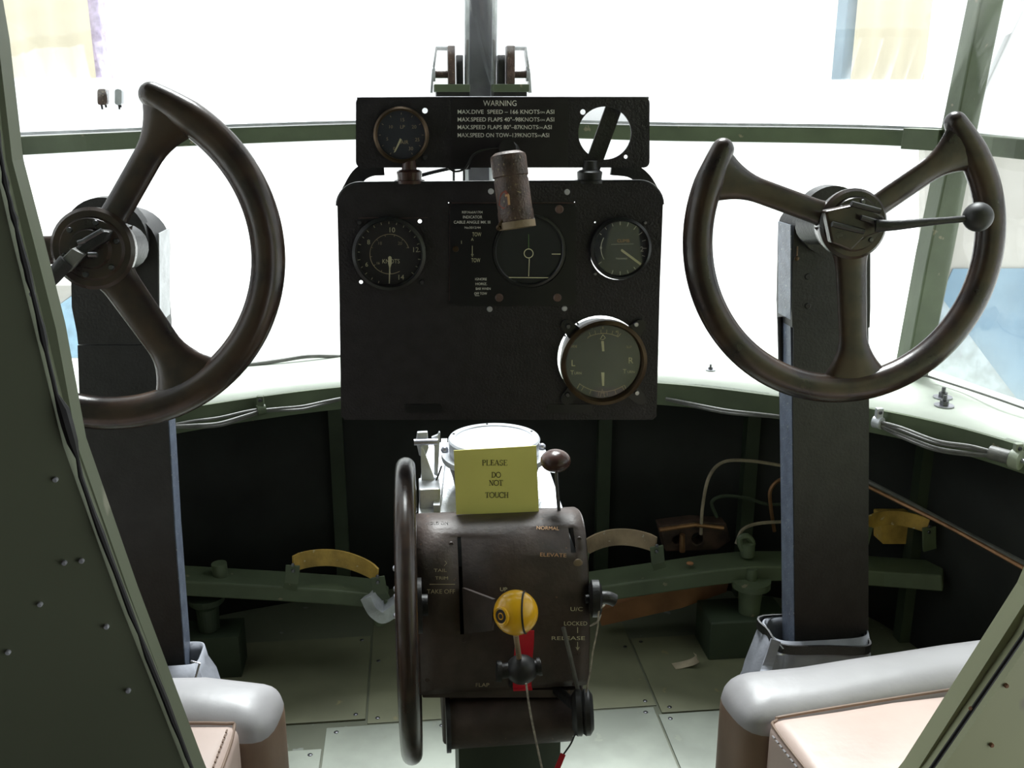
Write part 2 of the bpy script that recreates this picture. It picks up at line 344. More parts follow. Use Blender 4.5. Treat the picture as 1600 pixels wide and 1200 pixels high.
# roof and rear fuselage
b = B(); g2 = resample(G2, 4); bm_ = b; c0 = b.verts.new((0, .42, 1.34)); vs = [b.verts.new(p+Vector((0,0,.01))) for p in g2]
for u, v in zip(vs, vs[1:]): b.faces.new([c0, u, v])
rf = struct('ceiling', b, M_green2); thick(rf, .02, 1)
b = B(); box(b, (-1.0, -1.7, 1.34), (1.0, .42, 1.38)); struct('ceiling', b, M_rear)
b = B(); box(b, (-1.02, -1.7, FLOOR), (-.98, .42, 1.36)); struct('wall_left', b, M_rear)
b = B(); box(b, (.98, -1.7, FLOOR), (1.02, -1.0, 1.36)); box(b, (.98, .2, FLOOR), (1.02, .42, 1.36)); box(b, (.98, -1.0, 1.28), (1.02, .2, 1.36)); struct('wall_right', b, M_rear)  # wide opening added in the unseen wall to light the right bulkhead
b = B(); box(b, (-1.0, -1.74, FLOOR), (1.0, -1.7, 1.36)); struct('wall_rear', b, M_rear)
# bulkhead with a doorway the camera looks through
YB = .42
Lpts = [(-70,-150), (-22,60), (0,250), (28,372), (62,510), (106,690), (190,925), (290,1180), (330,1290)]
Rpts = [(1745,690), (1600,992), (1456,1200), (1380,1300)]
def bulk(pts, side):
    b = B(); inner = [P(x, y, YB) for x, y in pts]
    X = -1.0 if side < 0 else 1.0
    outer = [Vector((X, YB, p.z)) for p in inner]
    inner = [Vector((inner[0].x+.02*side, YB, 1.34))]+inner+[Vector((inner[-1].x, YB, FLOOR))]; outer = [Vector((X, YB, 1.34))]+outer+[Vector((X, YB, FLOOR))]
    strip(b, inner, outer); return b
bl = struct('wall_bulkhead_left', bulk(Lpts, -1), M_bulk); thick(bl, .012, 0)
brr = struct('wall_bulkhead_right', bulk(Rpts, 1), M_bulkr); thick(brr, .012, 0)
def edging(pi, po, name, M_bulk=M_bulk):
    b = B(); A = [P(x, y, YB+.012) for x, y in pi]; C = [P(x, y, YB+.012) for x, y in po]
    strip(b, A, C); o = struct(name, b, M_bulk); thick(o, .012, 0); return o
edging(Lpts, [(-30,-150), (6,60), (28,250), (60,372), (95,510), (128,690), (210,925), (312,1195), (350,1290)], 'trim_10')
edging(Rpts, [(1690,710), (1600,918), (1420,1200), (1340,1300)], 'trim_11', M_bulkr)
# torn sealing bead along the edge of the left bulkhead
b = B(); pts = []
for i, q in enumerate(spline([Vector((x+2, y, 0)) for x, y in Lpts], 8)): pts.append(P(q.x+random.uniform(-.6, .6)+(5 if 640 < q.y < 730 else 0), q.y, YB-.007))
tube(b, pts, [.0013*random.uniform(.6, 1.3)+(.0015 if i in (38,39,40) else 0) for i in range(len(pts))], 8); obj('sealing_bead', b, M_rubber, bl, smooth=True, label='dark ragged sealing bead')
b = B(); tube(b, [P(x, y, YB-.007) for x, y in Rpts], .0012, 6); obj('seam', b, M_rubber, brr)
for (x, y) in ((100,880), (127,877), (62,945), (166,980), (12,1020), (86,750), (50,460), (200,1080)):
    screw(bl, P(x, y, YB-.007), .0012, (0,-1,0), M_silver, .0006, 'rivet')
for (x, y) in ((1518,1108), (1573,1072), (1550,1165)): screw(brr, P(x, y, YB-.007), .0012, (0,-1,0), M_ply, .0006, 'rivet')

# ================================================================== INSTRUMENT PANEL
YP = 1.05
mp0 = at(YP); mpF = at(YP-.0012)
pan = thing('instrument_panel', 'large black instrument panel with rounded top corners, hung in front of the windscreen', 'instrument panel', P(782, 655, YP))
outl = [(1036,320)]+rrect(527, 286, 1036, 400, 34)[1:16]+[(527,320), (533,652), (540,656), (1020,656), (1027,640)]
outl = circ(1000, 320, 36, 9, 0, 90)+circ(562, 322, 35, 9, 90, 180)+[(530,450), (533,650), (538,656), (1020,656), (1026,650), (1031,450)]
holes = [circ(938.5, 560.5, 67.5, 44), circ(966, 393.5, 44.3, 40), circ(608, 396, 52, 40),
         circ(656, 346, 3.4, 10), circ(564, 441, 3.2, 10), circ(903, 506, 1.6, 8), circ(883, 525, 1.5, 8), circ(930, 347.5, 1.6, 8), circ(898, 316, 1.1, 8), circ(701, 317, 1, 8)]
b = B(); plate(b, outl, holes, mp0, .004); obj('panel_plate', b, M_black, pan)
b = B(); tube(b, [mp0(x, y)+Vector((0,.003,0)) for x, y in outl[:18]], .0022, 8); obj('panel_edge_bead', b, M_gauge, pan, smooth=True)
def ring(bm, px, py, r0, r1, Y, h0=.0, h1=.01, seg=48):
    k = SC(px, py, Y); c = P(px, py, Y)
    lathe(bm, [(r0*k, -.004), (r0*k, h1*.6), ((r0*.7+r1*.3)*k, h1), (r1*k, h1*.75), (r1*k, -.004), (r0*k, -.004)], c, seg=seg)
def gauge(parent, name, px, py, r, label, rim=M_gauge, dialm=M_dial, body=.05, flange=0, hole_r=None, lift=.0):
    """round instrument: bezel ring, dial, glass as sub-parts"""
    k = SC(px, py, YP); c = P(px, py, YP)
    b = B(); lathe(b, [(0, -body), (r*.8*k, -body), (r*.84*k, -body+.004), (r*.84*k, -.004), (r*.93*k, 0), (0, 0)], c, seg=40)
    if flange:
        f = []
        for a in range(4):
            for da in (-8, 8):
                an = 45+a*90+da; rr = r*1.27; f.append((px+rr*math.cos(math.radians(an)), py-rr*math.sin(math.radians(an))))
            for da in (-30+90-45, 45):
                pass
        # four ears
        b2 = B()
    g = obj(name, b, M_gauge, parent, smooth=True, label=label)
    b = B(); ring(b, px, py, r*.88, r, YP-.002-lift, 0, .007); obj('bezel', b, rim, g, smooth=True)
    b = B(); lathe(b, [(0, .0012), (r*.9*k, .0012), (r*.9*k, 0), (0, 0)], c, seg=48); obj('dial', b, dialm, g)
    b = B(); lathe(b, [(0, .0062), (r*.885*k, .0055), (r*.885*k, .0048), (0, .0052)], c, seg=40); obj('glass', b, M_gglass, g, smooth=True)
    for a in range(4):
        an = math.radians(45+90*a); q = (px+r*1.2*math.cos(an), py-r*1.2*math.sin(an))
        if flange:
            bb = B(); e = [(px+r*.92*math.cos(an-.2), py-r*.92*math.sin(an-.2))]+circ(q[0], q[1], r*.13, 9, math.degrees(an)-90, math.degrees(an)+90)+[(px+r*.92*math.cos(an+.2), py-r*.92*math.sin(an+.2))]
            plate(bb, e, [], at(YP-.003), .003); obj('ear', bb, M_gauge, g)
    return g
def marks(): return B()
mD = at(YP-.0022)
# air speed gauge
g = gauge(pan, 'airspeed_gauge', 608, 396, 57, 'knots gauge with brown-edged bezel', flange=0)
b = B()
for s, x, y, c in (('10',613,359,8), ('8',576,378,7.5), ('6',573,413,7), ('12',650,390,8), ('14',627,433,8), ('KNOTS',611,408,7)): text(b, s, x, y, c, mD, width=27 if s == 'KNOTS' else None)
for i in range(21):
    a = math.radians(-110+i*-14.5+360); stroke(b, [(608+46*math.cos(a), 396-46*math.sin(a)), (608+(49 if i % 2 else 50)*math.cos(a), 396-50*math.sin(a))], 1, mD)
flatobj('lettering', b, M_lum, g)
b = B()
for s, x, y, c in (('18',594,380,5), ('20',625,380,5), ('16',591,411,4)): text(b, s, x, y, c, mD)
stroke(b, circ(609, 397, 31, 40, 17, 300), 1, mD); 
for a in range(20, 300, 28): stroke(b, circ(609, 397, 31, 1, a, a)[:1]+[(609+28*math.cos(math.radians(a)), 397-28*math.sin(math.radians(a)))], .8, mD)
flatobj('inner_scale', b, M_dim, g)
b = B(); mN = at(YP-.0035); plate(b, [(609,400),(612,402),(612,412),(610,418),(609,443),(607.5,443),(608,418),(606.5,412),(606.5,402)], [], mN, .0006); obj('needle', b, M_lum, g)
for x, y, m in ((562,348,M_steeld), (659,441,M_steeld)): screw(g, P(x, y, YP-.001), .0028, m=m)
b = B(); stroke(b, [(560,341), (590,340), (625,341), (668,340)], .8, mpF); stroke(b, [(706,317), (898,317)], .8, mpF); stroke(b, [(703,320), (702,470)], .5, mpF); flatobj('worn_paint_line', b, mat('worn_red_line', (.1, .05, .045), .6, var=.5, scale=80, bump=0), pan)
# climb gauge
g = gauge(pan, 'climb_gauge', 969, 388, 48, 'rate of climb gauge with grey dial', dialm=M_dialg)
b = B()
for a in list(range(-100, 100, 20)): 
    an = math.radians(a-80+0); 
for i in range(-6, 13):
    an = math.radians(i*18); 
    if 150 < (i*18) % 360 < 215: continue
    stroke(b, [(969+36*math.cos(an), 388-36*math.sin(an)), (969+43*math.cos(an), 388-43*math.sin(an))], 1.1, mD)
text(b, '2', 1003, 389, 8, mD); stroke(b, circ(972, 388, 33, 14, 150, 212), 1.3, mD); text(b, '0', 939, 387, 5, mD); stroke(b, [(955,382), (990,381)], .5, mD)
text(b, 'THOUSANDS', 971, 404, 2.6, mD, width=18)
flatobj('lettering', b, M_white, g)
b = B(); text(b, 'CLIMB', 974, 376, 5, mD, width=19); flatobj('name_lettering', b, M_orange, g)
b = B(); plate(b, [(970,391),(972,389),(1003,412),(1004,415),(1001,415),(971,393)], [], mN, .0006); obj('needle', b, M_lum, g)
for x, y in ((1008,348), (930,428)): screw(g, P(x, y, YP-.001), .0018, m=M_steel)
# turn indicator
g = gauge(pan, 'turn_indicator', 943, 566, 68, 'turn indicator, the largest dial, low on the panel', rim=M_brass, dialm=M_dialg, flange=1, lift=.003)
b = B()
text(b, 'L', 896, 567, 10, mD); text(b, 'R', 986, 563, 10, mD); text(b, 'T', 894, 582, 7, mD); text(b, 'URN', 903, 583, 4, mD); text(b, 'T', 976, 580, 7, mD); text(b, 'URN', 986, 581, 4, mD)
for q in ([(939.5,533),(943.5,533),(944.5,549),(941,549)], [(939.5,582),(944.5,582),(944,603),(941,603)]):
    nb = B(); plate(nb, q, [], mN, .0006); obj('needle', nb, M_lum, g)
stroke(b, [(942,523),(938,530),(942,531),(946,528),(942,523)], 1, mD)
flatobj('pointer_markings', b, M_lum, g)
b = B(); stroke(b, [(918,529)]+circ(943, 575, 54, 16, 116, 66), 1, mD); stroke(b, [(965,527),(970,521)], 1, mD); stroke(b, [(902,607),(906,599)]+circ(942, 552, 60, 18, 233, 304)+[(980,612)], 1, mD)
for i, a in enumerate(range(112, 66, -9)): 
    an = math.radians(a); stroke(b, [(943+54*math.cos(an), 575-54*math.sin(an)), (943+60*math.cos(an), 575-60*math.sin(an))], .8, mD)
for a in range(240, 304, 12):
    an = math.radians(a); stroke(b, [(942+60*math.cos(an), 552-60*math.sin(an)), (942+67*math.cos(an), 552-67*math.sin(an))], .8, mD)
stroke(b, [(938,620),(941,608),(945,620)], 1.2, mD); stroke(b, [(938,614),(946,614)], 1, mD)
for s, x, y in (('40',924,512),('0',942,512),('40',964,518),('SIDE',897,541),('SLIP',983,542)): text(b, s, x, y, 3.6, mD)
flatobj('scale_markings', b, M_dim, g)
for x, y, m in ((888,510,M_steeld), (994,507,M_steel), (887,617,M_steeld), (995,614,M_steel)): screw(g, P(x, y, YP-.004), .003, m=m)
# cable angle indicator
b = B(); plate(b, rrect(703, 319, 900, 478, 8), [circ(827, 392, 58, 40)], at(YP-.002), .002); ca = obj('cable_angle_indicator', b, M_gauge, pan, label='cable angle indicator with crossed white bars')
b = B(); lathe(b, [(0, .0005), (58*SC(827,392,YP), .0005), (58*SC(827,392,YP), -.03), (0, -.03)], P(827, 392, YP), seg=48); obj('dial', b, M_dial, ca)
b = B(); ring(b, 827, 392, 52, 57, YP-.001, 0, .0025); obj('bezel', b, M_gauge, ca, smooth=True)
b = B(); text(b, 'REF.No 6A/1704', 738, 331.5, 3.6, mpF, 30) if False else None
mC = at(YP-.0026)
for s, x, y, c, w in (('REF.No6A/1704',738,331.5,3.8,32), ('INDICATOR',738.5,339,4.6,30), ('CABLE ANGLE MK III',737.5,347,4.6,57), ('No3012/44',738.5,355.5,3.6,25), ('IGNORE',751.5,436,3.8,18), ('HORIZ.',752,443.5,3.8,18), ('BAR WHEN',755,451,3.8,23), ('OFF TOW',751,458.5,3.8,20)): text(b, s, x, y, c, mC, w, bold=.004)
stroke(b, [(742,462), (749,462)], .6, mC)
flatobj('small_lettering', b, M_white, ca)
b = B(); text(b, 'TOW', 745, 366, 6.5, mC, 14); text(b, 'TOW', 743.5, 406.5, 6.5, mC, 14)
stroke(b, [(738,384),(738,398)], .8, mC); stroke(b, [(736.5,376),(738,372),(739.5,376)], .8, mC); stroke(b, [(721,376),(721,381)], .7, mC); stroke(b, [(736.5,397),(738,401),(739.5,397)], .8, mC)
stroke(b, circ(826, 396, 7, 24, 0, 360)+[(833,396)], 1.3, mC); stroke(b, [(862,397),(876,397)], 1.4, mC); stroke(b, [(827,404),(826,432)], 1.2, mC); stroke(b, [(788,433.5),(858,434)], 1.3, mC)
flatobj('cream_lettering', b, M_lum, ca); b = B(); stroke(b, [(826,366),(826,388)], 1.3, mC); flatobj('green_bar', b, mat('green_luminous', (.12, .22, .08), .6), ca)
screw(ca, P(712, 389, YP-.002), .0035, m=M_brass)
for x, y in ((874,327), (780,465), (871,465)): screw(ca, P(x, y, YP-.002), .0047, m=mat('brown_screw', (.12, .07, .06), .5))
for x, y in ((767,299), (886,300), (765,483), (882,482)): screw(pan, P(x, y, YP), .0032, m=mat('pale_rivet', (.45, .45, .48), .5))
for q in ((632, 690), (856, 925)):
    b = B(); plate(b, rrect(q[0], 632, q[1], 645, 3), [], at(YP-.001), .001); obj('name_strip', b, M_gauge, pan)
# rubber mounts on top
for x in (640, 921):
    k = SC(x, 275, YP+.012); c = P(x, 286, YP+.012); b = B()
    lathe(b, [(0, 0), (24*k, 0), (24*k, .003), (19*k, .004), (20*k, .012), (16*k, .014), (12*k, .0145), (11*k, .024), (0, .024)], c, (0,0,1), 28); obj('rubber_mount', b, M_rubber if x > 700 else M_brownk, pan, smooth=True)

# ================================================================== WARNING PANEL (upper)
YU = 1.06
up_ = thing('warning_panel', 'narrow black upper panel with white warning lettering and an empty round hole', 'panel', P(785, 262, YU))
b = B(); plate(b, rrect(556, 152, 1015, 262, 9, 6), [circ(945, 208, 41.5, 40), circ(664, 173, 4.5, 12), circ(911, 175, 4.5, 12), circ(978, 245, 3.3, 12), circ(627, 211, 36, 32)], at(YU), .003); obj('panel_plate', b, M_black, up_)
b = B(); tube(b, [P(x, y, YU+.0015) for x, y in ((558,154), (700,153), (1013,153))], .0016, 6); obj('top_edge', b, M_steeld, up_)
k = SC(627, 211, YU); c = P(627, 211, YU); b = B(); lathe(b, [(0, -.03), (34*k, -.03), (34*k, 0), (0, 0)], c); g = obj('pressure_gauge', b, M_gauge, up_, smooth=True, label='small air pressure gauge')
b = B(); lathe(b, [(37*k, -.002), (37*k, .004), (40*k, .006), (43*k, .004), (43*k, -.002), (37*k, -.002)], c, seg=44); obj('bezel', b, M_brass, g, smooth=True)
b = B(); lathe(b, [(0, .001), (38*k, .001), (38*k, 0), (0, 0)], c); obj('dial', b, M_dialg, g)
b = B(); lathe(b, [(0, .005), (37.5*k, .0045), (37.5*k, .004), (0, .0043)], c, seg=40); obj('glass', b, M_gglass, g, smooth=True)
mU = at(YU-.0016); b = B()
for s, x, y, q in (('15',629,187,5.5), ('10',611,198,5), ('20',647,198,5.5), ('5',605,217,5), ('25',652,218,5.5), ('30',642,232,5.5), ('0',616,232,5), ('LP',629,198,5.5), ('AIR',632,222,6)): text(b, s, x, y, q, mU)
for a in range(-60, 241, 30): an = math.radians(a); stroke(b, [(627+32*math.cos(an), 211-32*math.sin(an)), (627+35*math.cos(an), 211-35*math.sin(an))], .8, mU)
flatobj('lettering', b, M_dim, g)
b = B(); plate(b, [(625,216),(628,218),(618,237),(615,239)], [], at(YU-.0025), .0005); obj('needle', b, M_lum, g)
b = B(); m1 = at(YU-.0006)
text(b, 'WARNING', 781, 161, 9, m1, 52)
for y, s, x0, x1, xo, xa0, xa1 in ((174.5,'MAX.DIVE  SPEED – 166 KNOTS',715,843,847.5,853,866), (186.5,'MAX.SPEED FLAPS 40°–98KNOTS',715,843,847.5,853,866), (198.5,'MAX.SPEED FLAPS 80°–87KNOTS',715,841,844.5,849,862), (211,'MAX.SPEED ON TOW–139KNOTS',715,839,842,846,858)):
    text(b, s, (x0+x1)/2, y, 6.6, m1, x1-x0, bold=.005); text(b, 'ON', xo, y+1, 3, m1, 7); text(b, 'ASI', (xa0+xa1)/2, y, 6.6, m1, xa1-xa0, bold=.005)
flatobj('warning_lettering', b, M_white, up_)
screw(up_, P(664, 246, YU), .003, m=M_steeld)
b = B(); plate(b, [(706,153), (888,153), (888,262), (706,262)], [], at(YU-.0003), .0004); obj('placard', b, mat('placard_black', (.02, .018, .02), .35, bump=0), up_)
# strap behind the empty hole
b = B(); ribbon(b, [P(962, 160, YU+.012), P(925, 262, YU+.012)], .018, .004, (1,0,0)); obj('diagonal_strap', b, M_colm, up_)
# curved bracket legs behind
for pts in (((600,262), (578,264), (560,275), (545,300)), ((955,262), (985,266), (1005,280), (1018,300))):
    b = B(); ribbon(b, resample([P(x, y, YU+.02) for x, y in pts], 6), .016, .006, (1,0,.0)); obj('curved_bracket', b, M_colm, up_)
b = B(); tube(b, resample([P(x, y, YU-.006) for x, y in ((700,262), (712,268), (728,262), (742,240), (775,231), (800,234), (806,246))], 6), .0012, 8); tag(obj('lamp_wire', b, M_rubber), 'thin black wire looping from the panel to the rusty lamp', 'wire')
b = B(); tube(b, resample([P(x, y, YU+.03) for x, y in ((650,276), (680,268), (710,262), (735,262))], 6), .0022, 8); tag(obj('wire', b, M_rubber), 'thick dark wire in the gap between the two black panels', 'wire')
for x in (709, 725):
    b = B(); tube(b, [P(x, 262, YU+.05), P(x, 284, YU+.05), P(x, 300, YU+.05)], .0015, 6); obj('hanger_rod', b, M_colm, up_)

# ================================================================== COCKPIT LAMP
YL = 1.0
lamp = thing('cockpit_lamp', 'rusty brown cylindrical cockpit lamp hanging over the centre of the panel', 'lamp', P(802, 300, YL))
a0 = P(793, 238, YL); a1 = P(808, 352, YL-.012); ax = (a1-a0).normalized(); k = SC(800, 300, YL); Lh = (a1-a0).length
b = B(); lathe(b, [(0, 0), (20*k, 0), (27*k, .003), (28*k, .006), (28*k, .024), (26*k, .025), (26*k, .027), (27*k, .028), (27*k, .058), (28*k, .060), (28*k, Lh-.006), (24*k, Lh), (22*k, Lh), (22*k, Lh-.01), (0, Lh-.012)], a0, ax, 36); obj('lamp_body', b, M_rust, lamp, smooth=True)
def cyl_patch(bm, cx, cy, pts):   # patch laid on the lamp barrel: pts in (pixels across, pixels down)
    vs = []
    side = ri.copy(); side = (side-ax*side.dot(ax)).normalized(); fr = ax.cross(side)
    if fr.y > 0: fr = -fr
    for x, y in pts:
        h = (y-238)*k; t = math.asin(max(-.98, min(.98, (x-(793+(y-238)*.13))/27.6)))
        vs.append(bm.verts.new(a0+ax*h+side*math.sin(t)*27.8*k+fr*math.cos(t)*27.8*k))
    bm.faces.new(vs)
b = B(); cyl_patch(b, 0, 0, [(782,300), (790,296), (796,304), (797,318), (786,324), (779,316)]); obj('red_mark', b, mat('faded_red', (.3, .05, .02), .6), lamp)
b = B(); cyl_patch(b, 0, 0, [(789,303), (794,302), (796,305), (797,319), (793.5,319), (792.5,306), (789,306)]); obj('figure_mark', b, M_orange, lamp)
b = B(); lathe(b, [(23*k, 0), (29*k, 0), (29*k, .007), (23*k, .007), (23*k, 0)], a1-ax*.004, ax, 32); obj('front_ring', b, M_strapb, lamp, smooth=True)
b = B(); lathe(b, [(0, .001), (22*k, .001), (22*k, 0), (0, 0)], a1, ax); obj('lens', b, M_rubber, lamp)
b = B(); tube(b, resample([P(786, 343, YL-.02), P(780, 352, YL-.02), P(779, 357, YL-.02)]), .0016, 8); sphere(b, P(779, 356, YL-.02), .0028, seg=10); obj('catch', b, M_brass, lamp, smooth=True)
b = B(); sphere(b, P(832, 342, YL-.005), .0025, seg=10); obj('catch', b, M_steel, lamp, smooth=True)
b = B(); tube(b, [a0+Vector((0,.002,.004)), P(800, 236, YU)], .009, 12); obj('bracket', b, M_colm, lamp, smooth=True)

# ================================================================== CENTRE POST PULLEYS
def pulley(sgn, label):
    X = (lambda x: 751+sgn*(x-751)); YQ = 1.57; t = thing('pulley_bracket', label, 'bracket', P(X(705), 150, YQ), 'pulley brackets beside the centre post')
    def blk(n, x0, y0, x1, y1, d, m, dy=0):
        b = B(); a, c = P(X(x0), y0, YQ), P(X(x1), y1, YQ); lo = Vector((min(a.x, c.x), YQ-d/2+dy, min(a.z, c.z))); hi = Vector((max(a.x, c.x), YQ+d/2+dy, max(a.z, c.z))); box(b, lo, hi); return obj(n, b, m, t, bevel=.001)
    blk('base_plate', 678, 132, 733, 144, .05, M_green); blk('base_block', 681, 142, 733, 152, .04, M_colm)
    blk('side_plate', 699, 72, 711, 132, .03, M_rust); blk('side_plate', 713, 86, 724, 140, .03, M_colm, .01)
    b = B(); a = P(X(679), 117, YQ); lathe(b, [(0, 0), (.0045, 0), (.0045, .02), (0, .02)], a, (sgn, 0, 0) if sgn < 0 else (-1, 0, 0), 16)
    bmesh.ops.delete(b, geom=b.verts[:], context='VERTS'); tube(b, [P(X(678), 116, YQ), P(X(702), 116, YQ)], .006, 14); obj('axle', b, M_rust, t, smooth=True)
    b = B(); tube(b, [P(X(675), 116, YQ), P(X(680), 116, YQ)], .011, 14); obj('nut', b, M_silver, t, smooth=True)
    b = B(); tube(b, [P(X(681), 75, YQ), P(X(700), 75, YQ)], .004, 10); obj('spacer', b, M_silver, t, smooth=True)
    b = B(); ribbon(b, [P(X(682), 74, YQ), P(X(676), 116, YQ), P(X(674), 145, YQ)], .003, .02, (1,0,0)); obj('outer_plate', b, M_silver, t)
    b = B(); tube(b, [P(X(728), 150, YQ), P(X(731), 40, YQ), P(X(731), -30, YQ)], .002, 8); obj('cable', b, M_cable, t, smooth=True)
pulley(1, 'brown pulley bracket on the left of the centre window post'); pulley(-1, 'brown pulley bracket on the right of the centre window post')

# ================================================================== CONTROL COLUMNS AND WHEELS
def loftbox(bm, rows, d0, d1):
    """rows: (xl, xr, y, Y) px edges; extruded from Y+d0 to Y+d1"""
    rings = []
    for xl, xr, y, Y in rows:
        a, c = P(xl, y, Y), P(xr, y, Y); rings.append([bm.verts.new(v) for v in (a+Vector((0,d0,0)), c+Vector((0,d0,0)), c+Vector((0,d1,0)), a+Vector((0,d1,0)))])
    for A, Bq in zip(rings, rings[1:]):
        for k in range(4): bm.faces.new([A[k], A[(k+1) % 4], Bq[(k+1) % 4], Bq[k]])
    bm.faces.new(rings[0]); bm.faces.new(rings[-1])
def dome(x0, x1, ytop, r, Y):  # rounded top rows
    out = []; cx = (x0+x1)/2; w = (x1-x0)/2
    for i in range(9):
        a = math.radians(4+86*i/8); out.append((cx-w*math.sin(a), cx+w*math.sin(a), ytop+r*(1-math.cos(a)), Y))
    return out
def wheel(t, ctr, Rpx, Y, rot, hub, tilt=.12):
    k = SC(*ctr, Y); C0 = P(*ctr, Y); R = Rpx*k; ex = Vector((1,0,0)); ez = Vector((0, math.sin(tilt), math.cos(tilt))); n = ex.cross(ez)  # n -> +-Y
    if n.y > 0: n = -n
    pol = lambda a, r=R, d=0: C0+ex*math.cos(math.radians(a))*r+ez*math.sin(math.radians(a))*r+n*d
    g0, g1 = 90+rot+46, 90+rot-46+360
    pts = []; rr = []
    arc = (g1-g0)*math.pi/180*R; ds = [.0008*k_ for k_ in range(1, 9)]+[.0064+.003*k_ for k_ in range(1, 9)]
    st = [0.0]+ds; st = st+[st[-1]+(arc-2*st[-1])*k_/80 for k_ in range(1, 80)]+[arc-q for q in reversed([0.0]+ds)]
    r0_ = .0152
    for d_ in st:
        e = min(d_, arc-d_); a = g0+(g1-g0)*d_/arc; f = min(1, e/.05)
        pts.append(pol(a, R*(1+.035*(1-f)**2)))
        full = r0_*(.68+.32*min(1, e/.045)); rt = r0_*.66
        rr.append(full*math.sqrt(max(.003, 1-(1-min(1, e/rt))**2)))
    b = B(); tube(b, pts, rr, 18, normal=n); rim = obj('wheel_rim', b, M_bakelite, t, smooth=True)
    H = P(hub[0], hub[1], Y)-n*.0
    for a, w, dj in ((90+rot+56, 1, 3), (90+rot-56, 1, -3), (rot-90+(0), 1.15, 0)):
        E = pol(a+dj, R*.965); sp = []; ws = []; th = []
        for i in range(25):
            f = i/24; sp.append(H.lerp(E, f)); 
            wd = .0125+.018*max(0, (1-f/.28))**2+(.017 if w == 1 else .026)*max(0, (f-.68)/.32)**2+(.003 if w > 1 else 0)*(1-f)
            ws.append(wd*w); th.append(.006+.003*max(0, 1-f/.3)+.0045*max(0, (f-.7)/.3))
        b = B(); tube(b, sp, ws, 16, flat=th, normal=n); obj('wheel_spoke', b, M_bakelite, t, smooth=True)
    b = B(); kk = SC(hub[0], hub[1], Y)
    lathe(b, [(0, -.02), (.03, -.02), (.034, -.006), (.036, .002), (.036, .008), (.033, .011), (.028, .011), (.026, .014), (.018, .0145), (.016, .019), (0, .019)], H, n, 40); hb = obj('wheel_hub', b, M_bakelite, t, smooth=True)
    for i in range(6):
        an = math.radians(i*60+15); screw(hb, H+ex*math.cos(an)*.023+ez*math.sin(an)*.023+n*.0145, .0026, n, M_steeld)
    b = B(); tube(b, [H-n*.015, H-n*.09], .022, 20); obj('wheel_shaft', b, M_colm, t, smooth=True)
    return H, n, ex, ez
# right
cr = thing('control_column', 'black control column with half-open wheel and a ball-ended brake lever, right of the instrument panel', 'control column', Vector((.4, 1.0, .1)))
YC = 1.09
b = B(); loftbox(b, dome(1240, 1360, 318, 45, YC)+[(1237, 1360, 480, YC), (1238, 1359, 512, YC-.005)], 0, .05); obj('column_head', b, M_colm, cr, smooth=True)
b = B(); loftbox(b, [(1240, 1357, 512, YC-.003), (1239, 1358, 640, YC-.02), (1241, 1357, 830, YC-.045), (1243, 1357, 1040, YC-.07)], 0, .04); obj('column_post', b, M_colm, cr)
b = B(); loftbox(b, [(1236.3, 1238, 352, YC), (1236, 1238, 512, YC), (1238.2, 1240, 640, YC-.02), (1240.2, 1242, 830, YC-.045), (1242.2, 1244, 1035, YC-.07)], .002, .042); obj('side_strip', b, M_colside, cr)
b = B(); loftbox(b, dome(1218, 1350, 328, 50, YC+.045)+[(1216, 1350, 480, YC+.045), (1219, 1345, 640, YC+.03), (1222, 1345, 830, YC+.005), (1223, 1343, 1030, YC-.02)], 0, .003); obj('back_plate', b, M_colm, cr)
b = B(); lathe(b, [(0, 0), (.04, 0), (.04, .02), (0, .02)], P(1300, 345, YC-.01), (0,1,0), 36); obj('head_boss', b, M_colm, cr, smooth=True)
for x, y in ((1262,432), (1262,478)): screw(cr, P(x, y, YC), .004, m=M_colm)
b = B(); tube(b, [P(1246, 385, YC-.003), P(1245, 404, YC-.003)], .0009, 6); sphere(b, P(1245, 404, YC-.004), .003, (1,.4,1), 10); obj('brass_pin', b, M_brass, cr, smooth=True)
for x, y0, y1 in ((1218, 495, 570),):
    b = B(); tube(b, [P(x, y0, YC+.03), P(x+2, y1, YC+.02)], .0032, 8); obj('turnbuckle', b, M_colm, cr, smooth=True)
YW = .955
H, n, ex, ez = wheel(cr, (1322, 372), 238, YW, 6, (1328, 350))
b = B(); box_pts = [(1290,330), (1345,318), (1382,338), (1382,362), (1350,372), (1330,392), (1300,380)]; plate(b, box_pts, [], at(YW-.03), .012); br_ = obj('lever_bracket', b, M_bakelite, cr, bevel=.002)
for (x0, y0, x1, y1) in ((1330,318,1375,330), (1300,350,1350,362), (1345,340,1385,352)):
    b = B(); tube(b, [P(x0, y0, YW-.035), P(x1, y1, YW-.036)], .0028, 8); obj('linkage_pin', b, M_colm, br_, smooth=True)
b = B(); tube(b, resample([P(1368, 353, YW-.04), P(1400, 352, YW-.045), P(1450, 347, YW-.048), P(1506, 342, YW-.05)]), [.0062-.0002*min(i, 20)*.7 for i in range(25)], 12, flat=.004, normal=(0,-1,0)); obj('brake_lever', b, M_colm, cr, smooth=True)
b = B(); sphere(b, P(1528, 339, YW-.05), 23*SC(1528, 339, YW-.05)); obj('lever_ball', b, M_rubber, cr, smooth=True)
